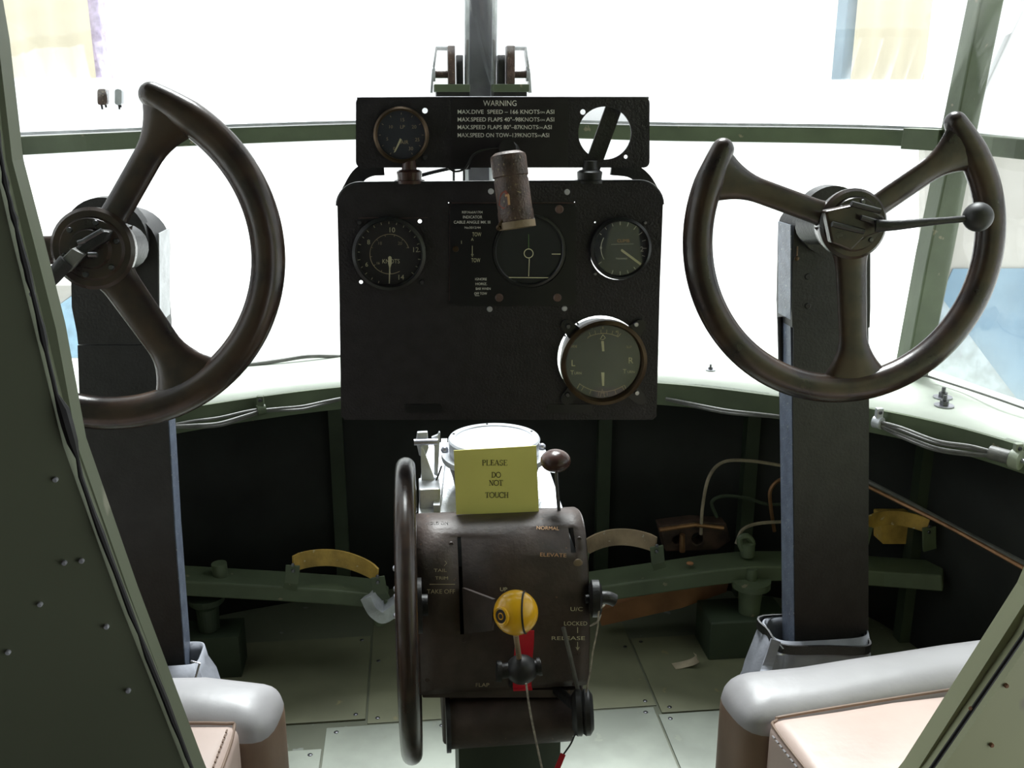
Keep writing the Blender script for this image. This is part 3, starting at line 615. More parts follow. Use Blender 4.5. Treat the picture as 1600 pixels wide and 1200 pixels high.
# left
cl = thing('control_column', 'black control column whose turned wheel is partly hidden by the left bulkhead', 'control column', Vector((-.4, 1.0, .1)))
YC = 1.06
b = B(); loftbox(b, dome(110, 247, 330, 62, YC)+[(112, 247, 480, YC), (120, 250, 520, YC), (122, 249, 538, YC-.003)], 0, .055); obj('column_head', b, M_colm, cl, smooth=True)
b = B(); loftbox(b, [(121, 248, 540, YC-.002), (125, 261, 640, YC-.02), (133, 272, 830, YC-.04), (142, 291, 1080, YC-.06)], 0, .03); obj('column_post', b, M_colm, cl)
b = B(); loftbox(b, [(246.4, 248, 365, YC), (247.6, 249, 520, YC)], .002, .05); obj('head_side_strip', b, M_silver, cl)  # silver colour stands in for bright light on the head's side
b = B(); loftbox(b, [(248.6, 250, 540, YC-.002), (261, 262.6, 640, YC-.02), (272, 273.6, 830, YC-.04), (290.6, 292, 1075, YC-.06)], .002, .03); obj('side_strip', b, M_colside, cl)
b = B(); loftbox(b, dome(125, 263, 335, 60, YC+.05)+[(125, 263.5, 480, YC+.05), (125, 266, 517, YC+.05)], 0, .003); obj('back_plate', b, M_colm, cl)
b = B(); lathe(b, [(0, 0), (.042, 0), (.042, .02), (0, .02)], P(165, 372, YC-.01), (0,1,0), 36); obj('head_boss', b, M_colm, cl, smooth=True)
YW = .885
H, n, ex, ez = wheel(cl, (162, 398), 252, YW, 30, (150, 388))
ribs = [(92,410), (120,385), (150,360), (172,362), (166,378), (138,395), (108,425)]
b = B(); plate(b, ribs, [], at(YW-.03), .012); br_ = obj('lever_bracket', b, M_colm, cl, bevel=.002)
b = B(); plate(b, [(88,412), (112,388), (132,398), (104,428)], [], at(YW-.036), .012); obj('clevis', b, M_cable, br_, bevel=.001)
for (x0, y0, x1, y1) in ((132,376,160,360), (138,398,152,398), (122,380,134,376)):
    b = B(); tube(b, [P(x0, y0, YW-.038), P(x1, y1, YW-.038)], .0022, 8); obj('linkage_pin', b, M_steeld, br_, smooth=True)
b = B(); tube(b, resample([P(104, 408, YW-.036), P(78, 436, YW-.037), P(40, 464, YW-.038), P(-30, 510, YW-.04)]), .0068, 12, flat=.004, normal=(0,-1,0)); obj('brake_lever', b, M_colm, cl, smooth=True)
b = B(); sphere(b, P(-52, 526, YW-.04), .0145); obj('lever_ball', b, M_rubber, cl, smooth=True)

# fabric boots round the column feet
def boot(name, label, rows, strap, m=M_canvas):
    t = thing(name, label, 'column boot', P((rows[0][0]+rows[0][1])/2, rows[-1][2], rows[-1][3]))
    b = B(); R = []
    for (xl, xr, y, Y, d) in rows:
        a, c = P(xl, y, Y), P(xr, y, Y); ring_ = []
        for k in range(28):
            an = 2*math.pi*k/28; cx = (a+c)/2+Vector((0, d/2, 0)); hx = (c-a).x/2; f = 1+.06*math.sin(k*2.6+y*.02)*(1 if y > rows[0][2] else 0)
            sg = lambda v, e: math.copysign(abs(v)**e, v)
            ring_.append(b.verts.new(cx+Vector((sg(math.cos(an), .45)*hx*f, sg(math.sin(an), .45)*d/2*f, 0))))
        R.append(ring_)
    for A, Bq in zip(R, R[1:]):
        for k in range(28): b.faces.new([A[k], A[(k+1) % 28], Bq[(k+1) % 28], Bq[k]])
    o = obj('boot_fabric', b, m, t, smooth=True); thick(o, .002, -1)
    if strap:
        y, xl, xr, Y, d = strap; b = B(); a, c = P(xl, y, Y), P(xr, y, Y)
        pts = [a, c, c+Vector((0,d,0)), a+Vector((0,d,0))]; pts = spline([Vector((p.x, p.y, p.z)) for p in (a+Vector((.006,-.0,0)), (a+c)/2+Vector((0,-.002,0)), c-Vector((.006,0,0)), c+Vector((0,d*.5,0)), c+Vector((-.006,d,0)), a+Vector((.006,d,0)), a+Vector((0,d*.5,0)))], 6, True)
        ribbon(b, pts+[pts[0]], .012, .0025); obj('strap', b, M_colm, t)
        b = B(); tube(b, spline([P(xl-10, y-6, Y), P(xl-3, y-12, Y), P(xl+6, y-4, Y), P(xl+12, y+6, Y), P(xl, y+8, Y)], 5, True), .0016, 6, closed=True); obj('buckle', b, M_steel, t, smooth=True)
    return t
boot('column_boot', 'grey canvas boot strapped round the foot of the right column', [(1214, 1366, 1000, 1.01, .065), (1210, 1368, 1020, 1.0, .07), (1196, 1372, 1080, .985, .09), (1184, 1376, 1140, .97, .11), (1176, 1380, 1230, .94, .13), (1170, 1390, 1290, .93, .14)], (1014, 1216, 1364, 1.0, .07))
b = B(); ribbon(b, resample([P(1212, 1000, .985), P(1196, 1050, .97), P(1181, 1095, .90), P(1172, 1140, .86), P(1170, 1160, .84)]), .012, .003, (1,0,0)); tag(obj('hanging_strap', b, M_canvas), 'dark grey strap hanging down from the right column boot to the seat', 'strap')
boot('column_boot', 'pale grey canvas boot at the foot of the left column, behind the seat pad', [(232, 310, 1040, .985, .05), (230, 312, 1062, .975, .055), (224, 322, 1092, .96, .07), (214, 340, 1160, .94, .09), (205, 350, 1230, .92, .1)], None)
b = B(); tube(b, [P(x, y, .965) for x, y in ((296,1084), (302,1072), (312,1036), (298,1033))], .0012, 6); tube(b, [P(250, 1083, .97), P(288, 1088, .965), P(302, 1070, .965)], .0014, 6); tag(obj('wire_loop', b, M_steel), 'bent bright wire loop at the foot of the left column', 'wire')

# ================================================================== CONSOLE
CX0, CX1 = -.103, .090
prof_px = [(798,1.085), (799,1.07), (803,1.05), (812,1.03), (830,1.012), (860,.995), (900,.982), (950,.972), (1000,.966), (1040,.965), (1078,.966)]
PR = [P(780, y, Y) for y, Y in prof_px]; PR = [Vector((0, v.y, v.z)) for v in spline(PR, 4)]
def Ysurf(z):
    for a, c in zip(PR, PR[1:]):
        if c.z <= z <= a.z: return a.y+(c.y-a.y)*((a.z-z)/(a.z-c.z+1e-9))
    return PR[0].y if z > PR[0].z else PR[-1].y
def onc(x, y, e=.0024):
    Y = .98
    for _ in range(14): q = P(x, y, Y); Y = .5*Y+.5*Ysurf(q.z)
    return P(x, y, Y-e)
con = thing('control_pedestal', 'dark brown central control pedestal with curved slotted cover, between the two seats', 'control console', Vector((0, 1.05, FLOOR)))
xs = [onc(x, y, 0).x for x, y in ((716,880), (722,880), (889,835), (897,835))]
cols = [CX0, (CX0+xs[0])/2, xs[0], xs[1], (xs[1]+xs[2])/2, xs[2], xs[3], CX1]
b = B(); V = [[b.verts.new((X, p.y, p.z)) for X in cols] for p in PR]
zs0, zs1 = onc(718, 808, 0).z, onc(718, 988, 0).z; zr0, zr1 = onc(890, 800, 0).z, onc(892, 866, 0).z
for i in range(len(PR)-1):
    zm = (PR[i].z+PR[i+1].z)/2
    for j in range(len(cols)-1):
        if j == 2 and zs1 < zm < zs0: continue
        if j == 5 and zr1 < zm < zr0: continue
        b.faces.new([V[i][j], V[i][j+1], V[i+1][j+1], V[i+1][j]])
o = obj('cover', b, M_cons, con, smooth=True); thick(o, .002, 0)
for X in (CX0, CX1):
    b = B(); lp = [b.verts.new((X, p.y, p.z)) for p in PR]+[b.verts.new((X, 1.095, PR[-1].z)), b.verts.new((X, 1.095, PR[0].z-.004))]
    f = b.faces.new(lp); o = obj('side_plate', b, M_cons, con); thick(o, .003, 0)
b = B(); a, c = P(690, 1080, .985), P(912, 1080, .985); box(b, (a.x, .985, P(700,1165,.985).z), (c.x, 1.13, PR[-1].z+.02)); obj('lower_body', b, M_cons, con, bevel=.004)
b = B(); zc = P(800, 1125, .975).z; tube(b, [Vector((P(701,1125,.96).x, .975, zc)), Vector((P(893,1125,.96).x, .975, zc))], .028, 32); obj('cable_drum', b, M_cons, con, smooth=True)
b = B(); tube(b, [Vector((P(697,1125,.96).x, .975, zc)), Vector((P(704,1125,.96).x, .975, zc))], .032, 32); obj('drum_flange', b, M_steeld, con, smooth=True)
b = B(); box(b, (-.06, 1.0, FLOOR), (.065, 1.12, zc)); obj('pedestal_foot', b, M_green2, con)
b = B(); box(b, (CX0+.006, 1.0, PR[-1].z), (CX1-.006, 1.12, PR[0].z-.03)); obj('mechanism', b, M_rubber, con)
b = B(); plate(b, rrect(660, 1078, 912, 1090, 2), [], at(.968), .02); obj('lower_lip', b, M_cons, con)
# lettering on the cover
b = B()
for s, x, y, cp_, w in (('NORMAL',856,825,5.5,35), ('ELEVATE',864.5,867,6,41)): text(b, s, x, y, cp_, onc, w, rot=math.radians(2))
flatobj('orange_lettering', b, M_orange, con)
b = B()
for s, x, y, cp_, w in (('U/C',901,951.5,6.5,19), ('LOCKED',899.5,974,6.5,36), ('UP',787,920.5,6,11)): text(b, s, x, y, cp_, onc, w)
text(b, 'RELEASE', 888, 997, 6, onc, 52); stroke(b, [(902.5,980),(902.5,989)], 1, onc); stroke(b, [(902.5,1003),(902.5,1014)], 1, onc); stroke(b, [(900,1011),(902.5,1016),(905,1011)], 1, onc)
flatobj('cream_lettering', b, M_lum, con)
b = B(); text(b, 'TAKE OFF', 689, 924, 7, onc, 44); text(b, 'TAIL', 688, 891, 5, onc, 20); text(b, 'TRIM', 690, 903, 5, onc, 20); text(b, 'FLAP', 754, 1070, 6, onc, 21); stroke(b, [(671,913),(711,913)], .8, onc); stroke(b, [(695,876),(698,880),(694,884)], 1, onc)
flatobj('worn_lettering', b, M_dim, con)
b = B(); text(b, 'PARKING', 683, 811, 3.5, onc, 32); text(b, 'HOLD ON', 683, 817, 4, onc, 34); flatobj('black_lettering', b, M_ink, con)
for x, y in ((905,842), (667,1062), (897,1068), (705,850), (725,1000), (905,1020)): screw(con, onc(x, y, 0), .003, (0,-1,.2), M_cons)
b = B(); sphere(b, onc(903, 882, 0), .006, (1,.3,1.2), 12); obj('paint_spot', b, M_strapb, con, smooth=True)
# deck behind the cover, rails
b = B(); zt = PR[0].z
hexa(b, [(CX0+.002,1.085,zt-.012), (CX1-.012,1.085,zt-.012), (CX1-.02,1.26,zt+.02), (CX0+.012,1.26,zt+.02), (CX0+.002,1.085,zt-.002), (CX1-.012,1.085,zt-.002), (CX1-.02,1.26,zt+.03), (CX0+.012,1.26,zt+.03)]); obj('top_deck', b, M_silver, con, bevel=.001)
for x0, x1 in ((-.078,-.062), (.04,.05)):
    b = B(); ribbon(b, [Vector((x0, 1.09, zt+.004)), Vector((x1, 1.25, zt+.034))], .01, .008, (0,0,1)); obj('deck_rail', b, M_silver, con)
b = B(); box(b, (CX0+.004, 1.1, zt-.005), (CX0+.03, 1.14, zt+.026)); obj('link_cover', b, M_silver, con, bevel=.002)
# link levers standing on the left of the deck
YK = 1.14
for nm, pl, m in (('link_plate', [(652,676), (668,675), (670,700), (664,716), (655,712), (650,690)], M_silver), ('link_arm', [(657,698), (661,700), (683,760), (690,800), (660,800)], M_silver), ('link_plate', [(674,684), (684,680), (686,675), (688,676), (684,745), (678,742), (679,700)], M_silver)):
    b = B(); plate(b, pl, [], at(YK-.01 if nm == 'link_arm' else YK), .006); obj(nm, b, m, con, bevel=.0008)
b = B(); tube(b, [P(647, 691, YK-.004), P(684, 690, YK-.004)], .004, 12); obj('link_pin', b, M_steel, con, smooth=True)
b = B(); tube(b, resample([P(690, 728, YK), P(684, 745, YK-.01), P(678, 758, YK-.012)]), .0012, 6); obj('spring_wire', b, M_rubber, con)
# trim wheel, seen edge-on
tc_ = P(639, 984, .90); dirv = Vector((tc_.x-CAM.x, tc_.y-CAM.y, 0)).normalized(); dirv = (Matrix.Rotation(math.radians(-1.2), 3, 'Z') @ dirv)
R_ = .152; b = B(); ctr = tc_+dirv*.05
tube(b, [ctr+dirv*math.cos(2*math.pi*i/64)*R_+Vector((0,0,1))*math.sin(2*math.pi*i/64)*R_ for i in range(64)], .0108, 18, closed=True); tw = obj('trim_wheel', b, M_bakelite, con, smooth=True, label='dark hand wheel seen edge-on')
sdv = dirv.cross(Vector((0,0,1)))
for i in range(4):
    a = math.radians(45+90*i); d = dirv*math.cos(a)+Vector((0,0,1))*math.sin(a); b = B(); tube(b, [ctr, ctr+d*R_], .009, 12, flat=.005, normal=sdv); obj('trim_spoke', b, M_bakelite, tw, smooth=True)
b = B(); tube(b, [ctr-sdv*.014, ctr+sdv*.014], .03, 24); tube(b, [ctr, Vector((CX0+.01, ctr.y, ctr.z))], .012, 16); obj('trim_hub', b, M_colm, tw, smooth=True)
for y in (888, 920, 932, 962):
    b = B(); sphere(b, P(619 if y > 900 else 618, y, .93), .0035, seg=10); obj('trim_bolt', b, M_steel, tw, smooth=True)
# levers
def lever(name, label, stem, r, ball, br, bm_, sq=(1,1,1), stm=M_steeld):
    b = B(); tube(b, stem, r, 10); o = obj(name, b, stm, con, smooth=True, label=label); b = B(); sphere(b, ball, br, sq); q = obj('knob', b, bm_, o, smooth=True); return o
lever('elevator_lever', 'thin lever with a dark brown round knob', [P(875, 812, 1.05), P(871, 770, 1.055), P(869, 735, 1.06)], .0022, P(868, 720, 1.06), .0165, M_brownk, (1.1, 1.1, .82))
b = B(); pq = [onc(724, 918, .002), onc(772, 936, .03), onc(770, 985, .03), onc(727, 990, .002)]; v4 = [b.verts.new(p) for p in pq]; b.faces.new(v4); o = obj('tow_lever', b, M_cons, con, label='flat lever carrying the yellow ball'); thick(o, .004, 0)
kb = SC(806, 957, .9); bc = P(806, 957, .9); rb = 35*kb
b = B(); sphere(b, bc, rb, seg=48); ball = obj('yellow_ball', b, M_yellow, o, smooth=True, label='yellow painted ball knob')
# groove and screw socket belong to the ball
b = B(); gn = (Vector((1, -.25, .1))).normalized(); gc = bc+gn*rb*.42; gr = rb*math.sqrt(1-.42**2); gu = gn.orthogonal().normalized(); gv = gn.cross(gu)
tube(b, [gc+gu*math.cos(2*math.pi*i/48)*gr+gv*math.sin(2*math.pi*i/48)*gr for i in range(48)], .0011, 8, closed=True)
sd = (P(783, 963, .88)-bc).normalized(); 
tv = (CAM-bc).normalized(); offx = (P(783, 963, .9)-bc); sd = (offx+tv*math.sqrt(max(0, rb*rb-offx.length_squared))).normalized()
lathe(b, [(0, .0006), (.009, .0004), (.009, -.003)], bc+sd*rb*.985, sd, 24)
o2 = obj('groove_and_socket', b, M_yeldark, o, smooth=True)
b = B(); lathe(b, [(.0066, 0), (.0088, .0014), (.0100, .0005), (.0100, -.002)], bc+sd*rb*.99, sd, 28); lathe(b, [(.0022, .0), (.0032, .0012), (.0042, 0)], bc+sd*rb*.99, sd, 16); obj('socket_ring', b, M_yellow, o, smooth=True)
b = B(); box(b, tuple(Vector((.01,.935,0))+Vector((0,0,P(770,960,.93).z-.02))), tuple(Vector((.022,.985,0))+Vector((0,0,P(770,960,.93).z+.012)))); bmesh.ops.delete(b, geom=b.verts[:], context='VERTS')
tube(b, [P(770, 962, .955), bc], .006, 12); obj('lever_stub', b, M_cons, o, smooth=True)
b = B(); tube(b, [P(806, 992, .905), P(812, 1035, .915)], .003, 10); obj('yellow_stem', b, M_strapb, con, smooth=True)
# lower dark knob with side nubs, on its lever
kc = P(815, 1046, .915); o = None
b = B(); sphere(b, kc, 24*SC(815, 1046, .915), (1.05, 1, .95), 28); o = obj('flap_knob', b, M_rubber, con, smooth=True, label='dark glossy knob below the yellow ball')
b = B(); tube(b, [P(778, 1049, .915), P(845, 1042, .915)], .0085, 16); obj('knob_spindle', b, M_colm, o, smooth=True)
b = B(); tube(b, [P(776, 1049, .915), P(783, 1049, .915)], .0115, 16); tube(b, [P(840, 1042, .915), P(845, 1041, .915)], .010, 16); obj('spindle_end', b, M_colm, o, smooth=True)
b = B(); tube(b, [kc, P(800, 1068, .968)], .005, 10); obj('knob_stem', b, M_colm, o, smooth=True)
b = B(); ribbon(b, resample([P(820, 985, .945), P(819, 1010, .94), P(816, 1045, .938), P(816, 1072, .935), P(817, 1078, .925)]), .021, .002, (1,0,0)); tag(obj('red_tag', b, M_red), 'red plastic tag hanging behind the dark knob below the yellow ball', 'tag')
b = B(); tube(b, [P(880, 980, .955), P(892, 1030, .945), P(904, 1082, .935)], .0024, 8); obj('release_rod', b, M_cable, con, smooth=True)
# pulley knob low right
qd = P(910, 1113, .925); axk = Vector((1, -.12, .05)).normalized()
b = B(); lathe(b, [(0, -.012), (.018, -.012), (.0255, -.007), (.0255, -.002), (.023, 0), (.0255, .003), (.025, .008), (.019, .012), (0, .012)], qd, axk, 36); o = obj('round_hand_knob', b, M_rubber, con, smooth=True, label='black grooved round knob low on the right')
b = B(); tube(b, [qd, Vector((.05, .98, qd.z))], .006, 12); obj('knob_shaft', b, M_colm, o, smooth=True)
qd = P(930, 935, .965)
b = B(); lathe(b, [(0, -.007), (.015, -.007), (.021, -.004), (.021, .004), (.015, .007), (0, .007)], qd, (1, -.1, 0), 32); o = obj('side_hand_wheel', b, M_colm, con, smooth=True, label='small hand wheel on the right side')
b = B(); tube(b, [Vector((CX1-.005, qd.y, qd.z)), qd], .005, 10); tube(b, spline([P(938, 934, .965), P(950, 934, .965), P(960, 938, .965), P(963, 939, .965)], 4), [.0075]*9+[.006, .004, .002, .001], 14); obj('wheel_grip', b, M_colm, o, smooth=True)
# twine and strings
def string(name, pts, r, m, label, cat='string'):
    b = B(); tube(b, resample(pts, 6), r, 6); return tag(obj(name, b, m, smooth=True), label, cat)
string('twine', [P(822,1068,.89), P(828,1110,.885), P(838,1160,.88), P(850,1215,.875)], .0012, M_twine, 'frayed twine hanging down from the dark knob below the yellow ball')
string('twine', [P(945,945,.95), P(936,955,.945), P(933,985,.94), P(926,1020,.935), P(922,1050,.93), P(915,1085,.925)], .0011, M_twine, 'frayed twine from the side hand wheel down to the black grooved knob')
string('twine', [P(939,960,.95), P(934,972,.94), P(922,978,.945), P(934,970,.945)], .0008, M_twine, 'short loose end of twine under the side hand wheel')
string('pull_cord', [P(905,1128,.93), P(893,1160,.92), P(877,1185,.91), P(868,1215,.9)], .0011, M_rubber, 'dark cord from the grooved knob to the red ribbon', 'cord')
b = B(); ribbon(b, [P(880, 1178, .908), P(866, 1212, .9)], .006, .0015, (1,0,0)); tag(obj('red_ribbon', b, M_red), 'bright red ribbon end at the bottom centre edge', 'ribbon')
# ---- compass
YCp = 1.135; ck = SC(772, 690, YCp); cc = P(772, 686, YCp)
comp = thing('compass', 'round compass with glass top painted white with glare, behind the yellow notice', 'compass', Vector((cc.x, cc.y, zt+.01)))
h0 = zt+.012-cc.z
b = B(); lathe(b, [(0, h0), (62*ck, h0), (66*ck, h0*.75), (72*ck, h0*.5), (72*ck, -.024), (0, -.024)], cc, (0,0,1), 56); obj('bowl', b, M_cons, comp, smooth=True)
b = B(); lathe(b, [(60*ck, -.025), (82*ck, -.025), (83*ck, -.022), (82*ck, -.018), (70*ck, -.018)], cc, (0,0,1), 56); obj('mounting_flange', b, M_silver, comp, smooth=True)
b = B(); lathe(b, [(70*ck, -.02), (71*ck, -.004), (72*ck, 0), (70*ck, .0025), (61*ck, .002), (60*ck, -.001)], cc, (0,0,1), 56); obj('bezel_ring', b, M_silver, comp, smooth=True)
b = B(); lathe(b, [(0, .001), (60.5*ck, .0005), (60.5*ck, -.003)], cc, (0,0,1), 56); obj('glass_top', b, M_cglare, comp, smooth=True)
for a in (20, 95, 160, 235, 305):
    an = math.radians(a); screw(comp, cc+Vector((math.cos(an)*66*ck, math.sin(an)*66*ck, .0024)), .0016, (0,0,1), M_colm, .0008)
for a in (170, 8): an = math.radians(a); b = B(); sphere(b, cc+Vector((math.cos(an)*78*ck, math.sin(an)*78*ck, -.016)), .005, seg=12); obj('flange_nut', b, M_steel, comp, smooth=True)
# ---- yellow notice
GL = {  # serif capitals: (x0,y0,x1,y1,width) strokes in a unit-high box, and advance
 'P': ([(.2,0,.2,1,.13),(.05,.03,.36,.03,.06),(.05,.97,.4,.97,.06)], [(.4,.74,.24,-90,90,.1),(.3,.5,.42,.5,.06)], .72),
 'L': ([(.2,0,.2,1,.13),(.05,.97,.37,.97,.06),(.05,.03,.68,.03,.06),(.67,.0,.7,.25,.06)], [], .76),
 'E': ([(.2,0,.2,1,.13),(.05,.97,.66,.97,.06),(.05,.03,.68,.03,.06),(.67,.0,.7,.22,.06),(.65,1,.65,.8,.06),(.2,.52,.5,.52,.06),(.5,.42,.5,.63,.05)], [], .76),
 'A': ([(.42,1,.12,.03,.06),(.4,1,.72,.03,.14),(.0,.03,.26,.03,.06),(.56,.03,.86,.03,.06),(.22,.36,.58,.36,.06)], [], .86),
 'S': ([(.58,.98,.58,.76,.05),(.1,.02,.1,.28,.05)], [(.33,.75,.22,30,250,.09),(.33,.26,.24,70,-150,.11)], .68),
 'D': ([(.2,0,.2,1,.13),(.05,.97,.4,.97,.06),(.05,.03,.4,.03,.06)], [(.36,.5,.45,-90,90,.11)], .92),
 'O': ([], [(.45,.5,.42,0,360,.11)], .9),
 'N': ([(.15,0,.15,1,.06),(.72,0,.72,1,.06),(.14,.98,.7,.02,.14),(.0,.97,.2,.97,.06),(.02,.03,.28,.03,.06),(.6,.97,.86,.97,.06)], [], .9),
 'T': ([(.38,0,.38,1,.13),(.05,.97,.7,.97,.06),(.06,1,.04,.76,.06),(.7,1,.72,.76,.06),(.22,.03,.54,.03,.06)], [], .78),
 'U': ([(.18,1,.18,.35,.13),(.7,1,.7,.35,.06),(.03,.97,.34,.97,.06),(.58,.97,.84,.97,.06)], [(.44,.32,.27,180,360,.08)], .88),
 'C': ([(.74,.97,.74,.7,.05)], [(.45,.5,.43,40,320,.11)], .82),
 'H': ([(.18,0,.18,1,.13),(.68,0,.68,1,.13),(.18,.52,.68,.52,.06),(.03,.97,.33,.97,.06),(.03,.03,.33,.03,.06),(.53,.97,.83,.97,.06),(.53,.03,.83,.03,.06)], [], .88)}
def serif(bm, s, cx, cy, cap, width, mp, rot):
    tot = sum(GL[ch][2] for ch in s); kx = width/tot; x = -tot/2; cr, sr = math.cos(rot), math.sin(rot)
    f = lambda X, Y_: (cx+(X*kx)*cr+((Y_-.5)*cap)*sr, cy-((Y_-.5)*cap*cr-(X*kx)*sr))
    for ch in s:
        ln, arcs, adv = GL[ch]
        for x0, y0, x1, y1, w in ln: stroke(bm, [f(x+x0, y0), f(x+x1, y1)], w*cap*.95, mp)
        for ax_, ay, r, a0_, a1_, w in arcs:
            if a1_ < a0_ and r: pass
            if abs(a1_-a0_) > 1 and r < 1 and len((ax_, ay)) == 2 and w < .2 and not isinstance(r, str) and not (ch == 'P' and r == .5):
                ry = r if ch in 'PSU' else (.48 if ch in 'OC' else .47)
                stroke(bm, [f(x+ax_+r*math.cos(math.radians(a)), ay+ry*math.sin(math.radians(a))) for a in [a0_+(a1_-a0_)*k/16 for k in range(17)]], w*cap, mp)
        x += adv
GL['P'] = (GL['P'][0]+[(.2,.97,.42,.97,.06),(.2,.5,.42,.5,.06)], [(.4,.735,.24,-90,90,.1)], .72)
YN = 1.05
sg_ = thing('notice_card', 'yellow notice card reading PLEASE DO NOT TOUCH, propped against the compass', 'sign', P(777, 800, YN))
ny = lambda x, y: YN+.004*(1-(y-700)/100)
mS = lambda x, y: P(x, y, ny(x, y)); mS2 = lambda x, y: P(x, y, ny(x, y)-.0004)
b = B(); plate(b, [(709,704), (838,696.5), (842,800), (713,804)], [], mS, .0008); obj('card', b, M_paper, sg_)
b = B(); rt = math.radians(-1.5)
serif(b, 'PLEASE', 773, 723, 8.6, 40, mS2, 0); serif(b, 'DO', 775, 742, 8.6, 15, mS2, 0); serif(b, 'NOT', 775, 754.5, 8.6, 22, mS2, 0); serif(b, 'TOUCH', 776.5, 773.5, 8.6, 37, mS2, 0)
flatobj('printed_words', b, M_ink, sg_)

# ================================================================== RUDDER BARS
YR = 1.42
def beam(bm, pts, w, h, Yo=0):
    ribbon(bm, [P(*q) for q in pts], h, w, (0,0,1))
def pedal(t, x0, y0, x1, y1, Y, m, hpx=28, bow=.03, endx=None):
    """curved strap toe loop on two brackets"""
    A, C = P(x0, y0, Y), P(x1, y1, Y); pts = []
    for i in range(17):
        f = i/16; q = A.lerp(C, f); q = q+Vector((0, bow*math.sin(math.pi*f)**.6, .006*math.sin(math.pi*f))); pts.append(q)
    b = B(); ribbon(b, pts, hpx*SC(x0, y0, Y), .003, (0,0,1)); o = obj('toe_strap', b, m, t)
    for q, f in ((A, -1), (C, 1)):
        b = B(); ribbon(b, [q+Vector((0,-.003,.0)), q+Vector((f*.004,-.003,-.03)), q+Vector((f*.008,.0,-.042))], .022, .004, (1,0,0)); lb = obj('strap_lug', b, M_green, t, bevel=.001)
        screw(lb, q+Vector((0,-.006,-.008)), .003, m=M_steeld); screw(lb, q+Vector((0,-.006,.002)), .003, m=M_steeld)
    return o
rl = thing('rudder_bar', 'green rudder bar with one ochre toe strap, left of the pedestal', 'rudder bar', P(320, 1010, 1.42))
b = B(); beam(b, [(255,905,YR), (430,915,YR), (520,921,YR), (585,927,YR), (600,938,YR)], .055, .026); obj('bar', b, M_green, rl, bevel=.003)
b = B(); ribbon(b, resample([P(578, 928, YR-.03), P(590, 952, YR-.035), P(600, 958, YR-.035), P(622, 944, YR-.035)]), .02, .03, (0,0,1)); obj('end_hook', b, M_silver, rl, bevel=.002)
b = B(); q = P(593, 955, YR-.03); tube(b, [q, q-Vector((0,0,.022))], .01, 12); obj('end_lug', b, M_green, rl)
pedal(rl, 458, 882, 590, 900, YR-.028, M_strap)
b = B(); q = P(322, 930, YR); lathe(b, [(0, .0), (.03, 0), (.028, -.01), (.018, -.02), (.016, -.07), (.03, -.08), (0, -.08)], q, (0,0,1), 24); box(b, (q.x-.05, q.y-.03, FLOOR), (q.x+.05, q.y+.03, q.z-.06)); obj('pivot_stand', b, M_green2, rl)
b = B(); tube(b, [P(342, 880, YR), P(345, 905, YR)], .012, 12); obj('pivot_nut', b, M_green, rl, smooth=True)
rr_ = thing('rudder_bar', 'green rudder bar with tan toe straps on a flared stand, right of the pedestal', 'rudder bar', P(1175, 1010, 1.42))
b = B(); beam(b, [(905,920,YR), (1020,903,YR), (1110,890,YR), (1170,884,YR), (1260,884,YR), (1380,893,1.38), (1475,900,1.33)], .06, .028); obj('bar', b, M_green, rr_, bevel=.003)
pedal(rr_, 910, 862, 1025, 852, YR-.03, M_strapb)
pedal(rr_, 1352, 822, 1450, 822, 1.345, M_strap, 24, .02)
b = B(); q = P(1174, 905, YR-.03); lathe(b, [(0, .02), (.009, .02), (.009, 0), (.032, 0), (.032, -.012), (.02, -.018), (.017, -.065), (0, -.065)], q, (0,0,1), 24); obj('flared_stand', b, M_green, rr_, smooth=True)
b = B(); box(b, (q.x-.075, q.y-.03, FLOOR), (q.x+.06, q.y+.05, q.z-.06)); obj('stand_base', b, M_green2, rr_, bevel=.003)
b = B(); tube(b, spline([P(1162, 862, YR), P(1155, 842, YR), P(1168, 838, YR), P(1176, 850, YR), P(1168, 862, YR)], 4, True), .005, 8, closed=True); tube(b, [P(1168, 868, YR), P(1168, 848, YR)], .012, 12); obj('pivot_shackle', b, M_green, rr_, smooth=True)
screw(rr_, P(1078, 880, YR-.01), .006, (0,0,1), M_ply)
# plywood piece behind right bar
b = B(); plate(b, [(935,955), (1010,930), (1140,905), (1135,925), (1065,950), (940,978)], [], at(1.455), .02); tag(obj('plywood_block', b, M_ply), 'reddish brown plywood piece under the right rudder bar', 'wood block')
# small boxes at right
t = thing('relay_box', 'small ochre box fitting behind the right column, above the rudder bar', 'box', P(1400, 870, 1.40))
b = B(); plate(b, rrect(1378, 806, 1430, 850, 3), [], at(1.40), .03); obj('box_body', b, M_strap, t, bevel=.002)
# hoses on the floor wall
def hose(pts, r, m, label, name='hose'): return string(name, [P(*q) for q in pts], r, m, label, 'hose')
hose([(1095,835,1.47), (1098,790,1.47), (1108,745,1.47), (1130,722,1.48), (1170,720,1.48), (1225,728,1.48)], .003, M_hose, 'thin tan hose arching over the right rudder bar')
hose([(1210,830,1.47), (1204,790,1.47), (1204,765,1.47), (1218,750,1.47), (1240,748,1.47)], .0035, M_copper, 'short copper pipe curving up beside the right column', 'copper_pipe')
hose([(1120,808,1.48), (1112,785,1.48), (1130,775,1.48), (1165,778,1.48), (1200,788,1.48), (1235,787,1.48)], .003, M_green2, 'dark green hose lying low behind the right rudder bar')
hose([(1150,850,1.44), (1160,828,1.45), (1185,818,1.46), (1230,815,1.46)], .003, M_hose, 'curled hose end at the pivot of the right rudder bar')
t = thing('junction_clutter', 'rusty valve block with pipes behind the right rudder bar', 'valve block', P(1080, 850, 1.47))
